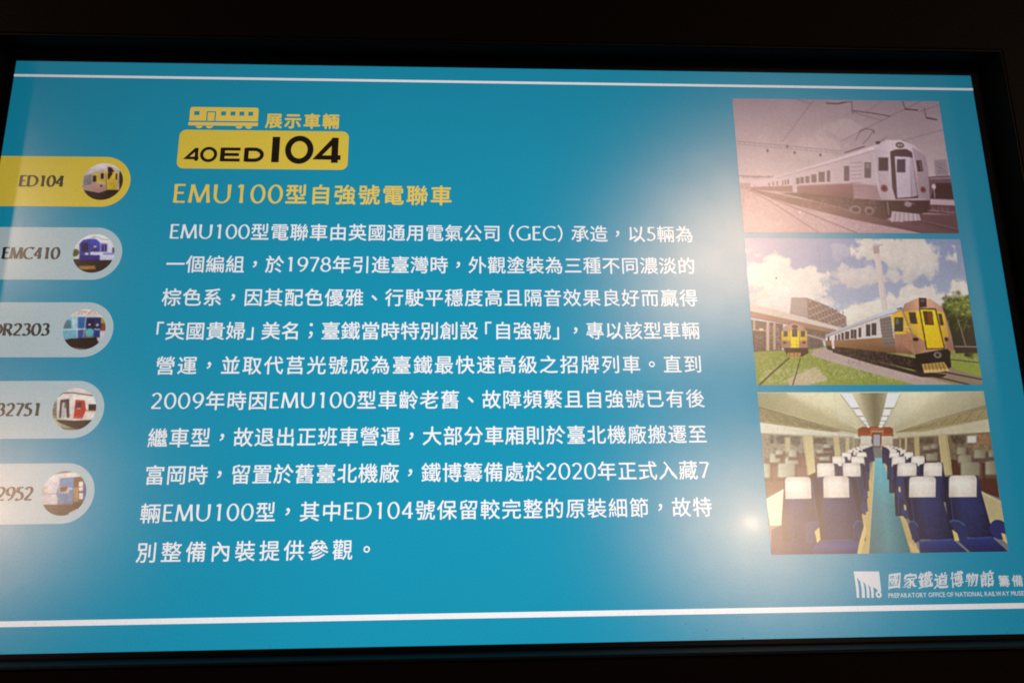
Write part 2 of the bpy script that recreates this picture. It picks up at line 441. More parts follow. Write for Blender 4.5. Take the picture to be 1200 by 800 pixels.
class Painter:
    """paints a small picture in colour values; S sub-steps per display dot"""
    def __init__(s, w, h, S=2):
        s.S = S; s.h, s.w = int(h * S), int(w * S); s.a = np.zeros((s.h, s.w, 3)) + 128
        s.yy, s.xx = np.mgrid[0:s.h, 0:s.w] + .5
    def box(s, pts, pad=0):
        x = [p[0] * s.S for p in pts]; y = [p[1] * s.S for p in pts]
        return (slice(max(0, int(min(y) - pad)), min(s.h, int(max(y) + pad) + 2)), slice(max(0, int(min(x) - pad)), min(s.w, int(max(x) + pad) + 2)))
    def mask(s, pts, b):
        X, Y = s.xx[b], s.yy[b]; m = np.zeros(X.shape, bool); n = len(pts)
        for i in range(n):
            x0, y0 = pts[i][0] * s.S, pts[i][1] * s.S; x1, y1 = pts[(i + 1) % n][0] * s.S, pts[(i + 1) % n][1] * s.S
            if abs(y1 - y0) < 1e-9: continue
            m ^= ((Y < y0) != (Y < y1)) & (X < x0 + (Y - y0) * (x1 - x0) / (y1 - y0))
        return m
    def run(s, ops, lw=1.0):
        for o in ops:
            k = o[0]
            if k == 'p':
                b = s.box(o[2]); m = s.mask(o[2], b); s.a[b][m] = o[1]
            elif k == 'l':
                w = max(.5, o[2] * lw * s.S / 2)
                for (x0, y0), (x1, y1) in zip(o[3], o[3][1:]):
                    b = s.box([(x0, y0), (x1, y1)], w + 1); X, Y = s.xx[b], s.yy[b]
                    if X.size == 0: continue
                    ax_, ay, bx, by = x0 * s.S, y0 * s.S, x1 * s.S, y1 * s.S
                    t = np.clip(((X - ax_) * (bx - ax_) + (Y - ay) * (by - ay)) / max(1e-9, (bx - ax_) ** 2 + (by - ay) ** 2), 0, 1)
                    d = np.hypot(X - ax_ - t * (bx - ax_), Y - ay - t * (by - ay))
                    al = np.clip(w - d + .5, 0, 1)[..., None]; s.a[b] = s.a[b] * (1 - al) + np.array(o[1]) * al
            elif k == 'e':
                cx, cy, rx, ry = [q * s.S for q in o[2:6]]
                b = s.box([((cx - rx) / s.S, (cy - ry) / s.S), ((cx + rx) / s.S, (cy + ry) / s.S)], 2)
                al = np.clip((1 - np.hypot((s.xx[b] - cx) / max(rx, .5), (s.yy[b] - cy) / max(ry, .5))) * max(rx, ry) + .5, 0, 1)[..., None]
                s.a[b] = s.a[b] * (1 - al) + np.array(o[1]) * al
            elif k == 'g':
                ys = [p[1] * s.S for p in o[2]]; b = s.box(o[2]); m = s.mask(o[2], b) if len(o[2]) > 2 else np.ones(s.xx[b].shape, bool)
                t = np.clip((s.yy[b] - min(ys)) / (max(ys) - min(ys)), 0, 1)[..., None]
                c = np.array(o[1][0]) * (1 - t) + np.array(o[1][1]) * t; s.a[b][m] = c[m]
            elif k == 'c':   # soft lumpy cloud or crown inside a box
                (x0, y0), (x1, y1) = o[2]; b = s.box(o[2], 20); X, Y = s.xx[b] / s.S, s.yy[b] / s.S
                if X.size == 0: continue
                r = np.hypot((X - (x0 + x1) / 2) / ((x1 - x0) / 2), (Y - (y0 + y1) / 2) / ((y1 - y0) / 2))
                n_ = fbm(*X.shape, 52, 4); al = np.clip((1.05 - r + (n_ - .5) * 1.5) * (3.0 if o[3] > 1.05 else 4.0), 0, 1) * min(1, o[3])
                sh = 1 + (fbm(*X.shape, 9 if o[3] > 1.05 else 22, 4) - .5) * (1.5 if o[3] > 1.05 else .09) - np.clip((Y - y0) / (y1 - y0) - .5, 0, 1) * .12
                s.a[b] = s.a[b] * (1 - al[..., None]) + np.array(o[1]) * sh[..., None] * al[..., None]
            elif k == 'b':   # softened region
                b = s.box(o[2]); s.a[b] = blur(s.a[b], o[1] * s.S)
            elif k == 's':   # light falling across a shape: brightness from first to second value (and back to the third)
                b = s.box(o[2]); m = s.mask(o[2], b)
                if not m.any(): continue
                q = s.xx[b] if o[3] == 'x' else s.yy[b]; lo_, hi_ = q[m].min(), q[m].max()
                t = np.interp((q - lo_) / max(1e-6, hi_ - lo_), np.linspace(0, 1, len(o[1])), o[1])[..., None]
                c = s.a[b]; c[m] = (c * t)[m]
            elif k == 'n':   # grainy scatter of a second tone
                b = s.box(o[2]); 
                if s.xx[b].size == 0: continue
                n_ = fbm(*s.xx[b].shape, 5, 3); al = (np.clip((n_ - .5) * 6 + .15, 0, 1) * o[3])
                e = np.ones_like(al); q = min(10, min(al.shape) // 3)
                for i in range(q):
                    e[i, :] *= i / q; e[-1 - i, :] *= i / q; e[:, i] *= i / q; e[:, -1 - i] *= i / q
                al = (al * e)[..., None]; s.a[b] = s.a[b] * (1 - al) + np.array(o[1]) * al
    def done(s, soft, grain, con):
        m = (fbm(s.h, s.w, 9, 4) - .5) * .09 + (fbm(s.h, s.w, 110, 2) - .5) * .05
        a = blur(s.a, soft * s.S)
        a = a + (a - blur(a, 2.2 * s.S)) * .45                     # the photographs were sharpened
        a = (a * (1 + m[..., None]) - 128) * con + 124 + rng.normal(0, grain, s.a.shape)
        h, w = s.h // s.S, s.w // s.S
        return a[:h * s.S, :w * s.S].reshape(h, s.S, w, s.S, 3).mean((1, 3))
def srgb(a, gain=1.0):
    a = np.clip(a, 0, 255) / 255
    return np.clip(np.where(a <= .04045, a / 12.92, ((a + .055) / 1.055) ** 2.4) * gain, 0, 1)
def picture(name, px, x0, y0, x1, y1, z, parent, gain, disc=None):
    """a sheet of small faces, one for each dot of the picture, coloured dot by dot"""
    h, w = px.shape[:2]; px = srgb(px, gain)
    X, Y = np.meshgrid(np.linspace(x0, x1, w + 1), np.linspace(y0, y1, h + 1))
    pad = np.pad(px, ((1, 1), (1, 1), (0, 0)), mode='edge')
    vc = (pad[:-1, :-1] + pad[1:, :-1] + pad[:-1, 1:] + pad[1:, 1:]) / 4
    idx = np.arange((h + 1) * (w + 1)).reshape(h + 1, w + 1)
    fc = np.stack([idx[1:, :-1], idx[1:, 1:], idx[:-1, 1:], idx[:-1, :-1]], -1).reshape(-1, 4)
    X, Y, vc = X.ravel(), Y.ravel(), vc.reshape(-1, 3)
    if disc:
        cx, cy, r = disc; d = np.hypot(X - cx, Y - cy); st = (x1 - x0) / w
        keep = (d[fc] < r).any(1); out = d > r
        X = np.where(out, cx + (X - cx) / np.maximum(d, 1e-6) * r, X); Y = np.where(out, cy + (Y - cy) / np.maximum(d, 1e-6) * r, Y)
        fc = fc[keep]; used, inv_ = np.unique(fc, return_inverse=True); fc = inv_.reshape(-1, 4); X, Y, vc = X[used], Y[used], vc[used]
    co = np.stack([(X - 960) * D, (540 - Y) * D, np.full(X.shape, z)], 1)
    me = bpy.data.meshes.new(name); me.vertices.add(len(co)); me.vertices.foreach_set('co', co.ravel())
    n = len(fc); me.loops.add(n * 4); me.loops.foreach_set('vertex_index', fc.ravel().astype(np.int32))
    me.polygons.add(n); me.polygons.foreach_set('loop_start', np.arange(0, n * 4, 4, dtype=np.int32)); me.polygons.foreach_set('loop_total', np.full(n, 4, np.int32))
    me.update(calc_edges=True)
    at = me.attributes.new('picture', 'FLOAT_COLOR', 'POINT')
    at.data.foreach_set('color', np.concatenate([vc, np.ones((len(vc), 1))], 1).ravel().astype(np.float32))
    me.materials.append(PICTURE)
    o = bpy.data.objects.new(name, me); col.objects.link(o); o.parent = parent
    return o
OLD_TRAIN = [
 ('g',((160,142,148),(215,198,188)),[(-30.1,-19.9),(528.5,-28.8),(493.1,193.5),(-46.2,198.2)]),
 ('c',(226,210,200),[(192.5,43.5),(258.7,80.3)],0.35),
 ('c',(226,210,200),[(106.3,72.9),(224.7,145.7)],0.3),
 ('p',(190,158,156),[(-7.9,197.0),(451.5,207.5),(436.5,305.9),(-16.8,308.2)]),
 ('n',(215,190,185),[(-8.2,200.1),(437.1,301.5)],0.55),
 ('l',(205,190,185),9,[(1.8,182.1),(75.5,170.0)]),
 ('l',(150,130,135),6,[(-1.4,169.0),(77.5,171.8)]),
 ('n',(110,85,90),[(-1.2,166.3),(77.1,175.5)],0.6),
 ('p',(175,150,150),[(-0.9,184.3),(22.9,184.1),(21.8,197.6),(-2.0,197.8)]),
 ('n',(120,90,95),[(-0.9,184.3),(21.0,196.7)],0.7),
 ('p',(165,150,158),[(400.6,130.9),(426.5,128.8),(427.1,166.7),(398.1,167.0)]),
 ('n',(120,100,110),[(401.3,132.3),(423.4,162.1)],0.5),
 ('p',(120,85,92),[(383.2,167.1),(431.7,164.8),(429.2,216.8),(378.6,214.9)]),
 ('p',(75,38,48),[(398.8,180.7),(432.0,180.4),(429.5,214.5),(381.0,213.6)]),
 ('l',(180,165,168),5,[(386.9,171.6),(431.9,169.4)]),
 ('e',(225,210,205),392.0,188.5,3.9,5.5),
 ('l',(200,185,185),4,[(391.8,189.9),(390.7,212.6)]),
 ('p',(200,180,180),[(374.3,214.5),(432.4,218.6),(432.3,228.0),(372.8,225.3)]),
 ('p',(105,65,72),[(361.9,226.3),(432.7,228.5),(434.5,248.2),(359.4,244.3)]),
 ('l',(160,135,138),4,[(371.1,237.5),(430.8,243.8)]),
 ('n',(170,140,145),[(361.5,228.6),(432.3,248.3)],0.5),
 ('p',(112,72,80),[(333.2,246.7),(441.0,248.2),(438.8,290.5),(362.1,286.5),(312.7,271.3)]),
 ('p',(118,76,84),[(21.9,196.7),(155.7,224.3),(280.2,257.3),(355.6,271.1),(434.5,290.5),(361.7,288.7),(220.1,259.5),(99.8,228.3),(38.0,207.4)]),
 ('l',(120,84,90),4.2,[(22.6,198.5),(79.0,224.0),(223.3,286.9)]),
 ('l',(120,84,90),3.5,[(17.5,198.6),(61.9,225.1),(149.0,287.3)]),
 ('l',(150,115,118),2,[(8.0,200.0),(3.1,229.1),(-0.9,288.1)]),
 ('l',(95,55,62),5,[(287.5,267.0),(370.2,289.5)]),
 ('l',(85,48,56),5,[(331.8,257.0),(435.7,283.0)]),
 ('l',(170,140,140),2,[(334.2,255.2),(436.1,280.3)]),
 ('e',(240,225,220),115.2,244.7,3.0,1.8),
 ('p',(212,195,192),[(21.9,186.4),(75.5,170.0),(116.4,156.0),(200.5,129.9),(279.3,109.1),(278.6,218.9),(225.3,214.8),(115.1,203.6),(21.8,197.6)]),
 ('p',(224,210,205),[(22.1,184.1),(84.4,166.3),(200.6,128.5),(280.3,101.1),(310.6,87.2),(323.6,88.9),(283.5,110.4),(199.8,135.9),(75.2,172.8)]),
 ('l',(150,125,130),2.2,[(75.1,173.7),(199.7,136.8),(279.0,111.4)]),
 ('p',(150,98,102),[(21.3,193.1),(112.3,188.7),(229.1,182.2),(226.2,214.8),(115.1,203.6),(21.8,197.6)]),
 ('p',(178,142,145),[(230.0,182.2),(277.0,187.3),(279.9,218.9),(226.2,214.8)]),
 ('s',(1.1,0.95,0.8),[(21.3,193.1),(112.3,188.7),(229.1,182.2),(226.2,214.8),(115.1,203.6),(21.8,197.6)],'y'),
 ('s',(1.08,1,0.93),[(22.1,184.1),(84.4,166.3),(200.6,128.5),(280.3,101.1),(279.3,109.1),(199.8,135.9),(75.2,172.8)],'y'),
 ('l',(195,170,170),1.5,[(114.3,190.1),(229.0,183.6)]),
 ('p',(205,190,190),[(106.7,158.4),(116.4,156.0),(113.2,213.9),(104.1,211.3)]),
 ('n',(130,85,92),[(22.7,186.4),(107.0,199.1)],0.5),
 ('l',(135,108,115),2.2,[(228.9,140.2),(251.8,137.2)]),
 ('l',(135,108,115),2.2,[(227.9,148.5),(250.8,145.9)]),
 ('l',(135,108,115),2.2,[(226.9,156.7),(249.7,154.7)]),
 ('l',(135,108,115),2.2,[(226.0,165.0),(248.7,163.4)]),
 ('l',(135,108,115),2.2,[(225.0,173.2),(247.7,172.0)]),
 ('l',(135,108,115),2.2,[(224.1,181.4),(246.6,180.7)]),
 ('l',(135,108,115),2.2,[(223.1,189.5),(245.6,189.3)]),
 ('l',(135,108,115),2.2,[(222.2,197.7),(244.5,198.0)]),
 ('l',(135,108,115),2.2,[(221.2,205.8),(243.5,206.6)]),
 ('p',(112,92,104),[(114.8,171.9),(121.7,171.9),(120.3,185.5),(113.4,185.6)]),
 ('p',(112,92,104),[(123.1,170.5),(130.4,170.4),(129.0,184.1),(121.7,184.1)]),
 ('p',(112,92,104),[(133.6,168.6),(141.8,168.5),(140.3,183.0),(132.1,183.1)]),
 ('p',(112,92,104),[(146.1,164.4),(156.5,164.3),(154.6,182.0),(144.3,182.1)]),
 ('p',(112,92,104),[(161.3,159.2),(173.9,159.1),(171.5,180.5),(159.0,180.6)]),
 ('p',(112,92,104),[(178.5,156.3),(185.0,156.2),(182.4,179.9),(175.9,180.0)]),
 ('p',(112,92,104),[(214.3,145.8),(225.2,145.7),(221.5,177.8),(210.6,177.9)]),
 ('p',(112,92,104),[(257.0,137.6),(270.6,137.4),(266.4,171.0),(253.0,171.1)]),
 ('p',(112,92,104),[(96.4,175.7),(99.8,175.7),(98.8,186.1),(95.4,186.2)]),
 ('p',(112,92,104),[(91.1,177.2),(94.1,177.1),(93.2,187.1),(90.2,187.1)]),
 ('p',(112,92,104),[(85.9,178.1),(88.4,178.1),(87.5,188.0),(84.9,188.1)]),
 ('p',(112,92,104),[(66.8,181.0),(69.3,181.0),(68.6,189.1),(66.0,189.1)]),
 ('p',(112,92,104),[(74.6,180.0),(77.1,180.0),(76.4,188.1),(73.8,188.2)]),
 ('p',(112,92,104),[(58.0,182.9),(60.2,182.9),(59.6,189.7),(57.4,189.7)]),
 ('p',(150,138,148),[(259.4,139.8),(267.2,139.8),(266.0,149.9),(258.1,150.0)]),
 ('p',(88,50,58),[(115.1,203.6),(225.3,214.8),(282.9,218.8),(380.4,218.1),(377.6,237.4),(359.0,246.5),(297.8,253.6),(284.3,259.1),(205.7,236.5),(114.2,212.6),(80.8,205.2)]),
 ('n',(160,130,134),[(118.6,211.2),(273.2,244.9)],0.5),
 ('n',(170,140,145),[(21.8,197.6),(122.3,217.0)],0.5),
 ('e',(150,125,130),226.8,238.5,12.0,8.1),
 ('e',(80,45,54),226.8,238.5,7.7,5.0),
 ('e',(150,125,130),254.4,240.6,9.5,8.9),
 ('e',(80,45,54),254.3,241.5,5.6,5.3),
 ('p',(222,207,206),[(279.1,110.5),(287.0,99.7),(310.4,89.1),(334.8,87.4),(364.2,98.7),(383.3,120.0),(385.8,148.7),(380.5,217.2),(281.7,218.9),(274.6,181.8)]),
 ('p',(190,168,174),[(359.2,102.5),(383.3,120.0),(385.8,148.7),(380.5,217.2),(357.1,213.7),(361.7,148.9)]),
 ('p',(92,58,68),[(312.5,113.3),(324.6,108.5),(347.6,107.3),(357.6,114.7),(357.1,213.7),(310.5,215.9),(306.9,190.6)]),
 ('p',(216,206,212),[(320.8,123.9),(351.8,125.0),(343.2,211.2),(314.3,213.2)]),
 ('p',(84,66,92),[(324.4,129.9),(341.9,129.7),(338.1,158.4),(320.6,158.5)]),
 ('p',(196,184,190),[(351.7,125.9),(357.3,126.8),(355.7,208.3),(344.0,211.1)]),
 ('l',(120,85,92),3,[(320.1,122.5),(353.2,124.0)]),
 ('p',(90,60,76),[(287.2,126.6),(307.3,126.4),(303.6,155.5),(283.5,155.7)]),
 ('p',(90,60,76),[(363.6,131.8),(374.2,131.7),(375.1,156.2),(363.7,156.3)]),
 ('l',(190,170,180),3,[(370.2,135.0),(372.0,153.4)]),
 ('s',(0.9,1.03,1.0,0.9),[(279.1,110.5),(310.4,89.1),(334.8,87.4),(364.2,98.7),(383.3,120.0),(385.8,148.7),(380.5,217.2),(281.7,218.9)],'x'),
 ('s',(1.05,1,0.92),[(279.1,110.5),(310.4,89.1),(334.8,87.4),(364.2,98.7),(383.3,120.0),(385.8,148.7),(380.5,217.2),(281.7,218.9)],'y'),
 ('e',(100,70,78),334.6,99.1,8.8,6.5),
 ('e',(190,175,175),332.0,99.1,3.0,3.3),
 ('e',(190,175,175),338.1,99.1,2.7,2.8),
 ('e',(150,62,74),290.5,193.0,7.0,7.7),
 ('e',(110,36,48),290.5,193.0,3.5,3.7),
 ('e',(150,62,74),369.3,195.1,5.6,6.8),
 ('e',(110,36,48),369.3,195.1,2.6,3.2),
 ('l',(170,140,145),2,[(274.6,181.8),(281.7,218.9)]),
 ('l',(120,80,86),5,[(281.7,218.9),(379.5,218.1)]),
 ('p',(72,36,46),[(284.9,220.6),(378.5,219.0),(370.2,244.2),(289.3,253.7)]),
 ('e',(165,145,150),334.2,226.5,7.7,5.4),
 ('l',(190,170,172),4,[(293.3,222.4),(292.4,249.2)]),
 ('l',(190,170,172),3,[(328.1,219.8),(348.9,226.4)]),
 ('p',(202,184,186),[(299.5,241.1),(353.9,246.6),(355.4,260.4),(294.0,263.5)]),
 ('l',(120,85,92),2.5,[(306.8,244.7),(302.7,262.5)]),
 ('l',(120,85,92),2.5,[(315.4,244.6),(312.1,262.4)]),
 ('l',(120,85,92),2.5,[(324.0,244.5),(321.6,262.4)]),
 ('l',(120,85,92),2.5,[(332.6,244.5),(331.1,262.3)]),
 ('l',(120,85,92),2.5,[(341.2,244.4),(340.5,262.3)]),
 ('l',(120,85,92),2.5,[(349.9,244.4),(350.0,262.2)]),
 ('l',(120,98,106),2,[(0.3,94.2),(103.4,103.2),(211.0,113.6)]),
 ('l',(120,98,106),1.3,[(-0.2,100.3),(210.4,119.1)]),
 ('l',(130,108,114),1.3,[(4.5,95.1),(9.2,101.1)]),
 ('l',(130,108,114),1.3,[(14.8,96.1),(19.5,102.0)]),
 ('l',(130,108,114),1.3,[(25.1,97.0),(29.8,103.0)]),
 ('l',(130,108,114),1.3,[(35.4,97.9),(40.1,103.9)]),
 ('l',(130,108,114),1.3,[(45.7,98.9),(50.4,104.9)]),
 ('l',(130,108,114),1.3,[(56.0,99.8),(60.7,105.8)]),
 ('l',(130,108,114),1.3,[(66.3,100.8),(71.0,106.7)]),
 ('l',(130,108,114),1.3,[(76.6,101.7),(81.3,107.7)]),
 ('l',(130,108,114),1.3,[(86.9,102.7),(91.6,108.6)]),
 ('l',(130,108,114),1.3,[(97.2,103.6),(101.9,109.6)]),
 ('l',(130,108,114),1.3,[(107.6,104.6),(112.2,110.5)]),
 ('l',(130,108,114),1.3,[(117.9,105.5),(122.5,111.5)]),
 ('l',(130,108,114),1.3,[(128.2,106.5),(132.8,112.4)]),
 ('l',(130,108,114),1.3,[(138.5,107.4),(143.1,113.4)]),
 ('l',(130,108,114),1.3,[(148.9,108.3),(153.5,114.3)]),
 ('l',(130,108,114),1.3,[(159.2,109.3),(163.8,115.3)]),
 ('l',(130,108,114),1.3,[(169.6,110.2),(174.1,116.2)]),
 ('l',(130,108,114),1.3,[(179.9,111.2),(184.5,117.2)]),
 ('l',(130,108,114),1.3,[(190.2,112.1),(194.8,118.1)]),
 ('l',(130,108,114),1.3,[(200.6,113.1),(205.2,119.1)]),
 ('l',(110,86,95),1.8,[(161.0,8.3),(130.4,49.1),(94.7,94.0)]),
 ('l',(110,86,95),2,[(133.5,0.5),(161.7,9.7),(168.7,1.9)]),
 ('l',(84,56,68),7,[(194.2,7.3),(214.0,8.9),(234.4,4.8)]),
 ('l',(84,56,68),3,[(232.2,4.8),(246.5,3.6),(245.1,30.9)]),
 ('l',(84,56,68),4.5,[(245.5,23.7),(287.0,28.9),(322.6,35.1)]),
 ('l',(100,74,84),2,[(247.3,27.5),(302.8,44.4)]),
 ('l',(105,80,90),1.8,[(395.8,-1.5),(326.4,33.1),(213.4,92.6)]),
 ('l',(105,80,90),1.5,[(428.9,64.0),(341.1,89.7)]),
 ('l',(105,80,90),1.5,[(312.9,-0.3),(269.3,28.2)]),
 ('l',(105,80,90),1.5,[(432.8,6.6),(385.5,24.1)]),
 ('l',(84,56,68),4,[(352.9,1.1),(357.1,19.8),(381.7,19.9)]),
 ('l',(84,56,68),6,[(357.3,18.3),(381.5,20.8)]),
 ('l',(84,56,68),3,[(396.5,15.8),(397.8,38.8),(418.7,42.3)]),
 ('l',(84,56,68),5,[(399.4,36.9),(419.7,41.3)]),
 ('l',(84,56,68),3.5,[(255.6,69.1),(269.5,63.3),(284.5,66.8),(284.9,74.4)]),
 ('l',(90,62,72),2.3,[(284.5,66.8),(271.3,84.9),(257.4,98.1)]),
 ('l',(90,62,72),2,[(256.6,68.1),(244.4,89.9)]),
 ('l',(84,56,68),5,[(219.3,117.2),(237.6,110.5),(261.2,102.8)]),
 ('p',(84,56,68),[(284.5,91.7),(296.1,90.7),(292.6,97.7),(286.4,97.8)]),
 ('l',(90,62,72),2,[(293.1,93.0),(309.1,82.1)]),
 ('e',(90,60,70),103.2,104.6,1.8,3.7),
 ('e',(90,60,70),62.5,114.3,2.2,3.7),
 ('e',(90,60,70),117.1,117.9,2.2,3.2),
 ('e',(90,60,70),168.7,122.4,2.2,3.2),
]
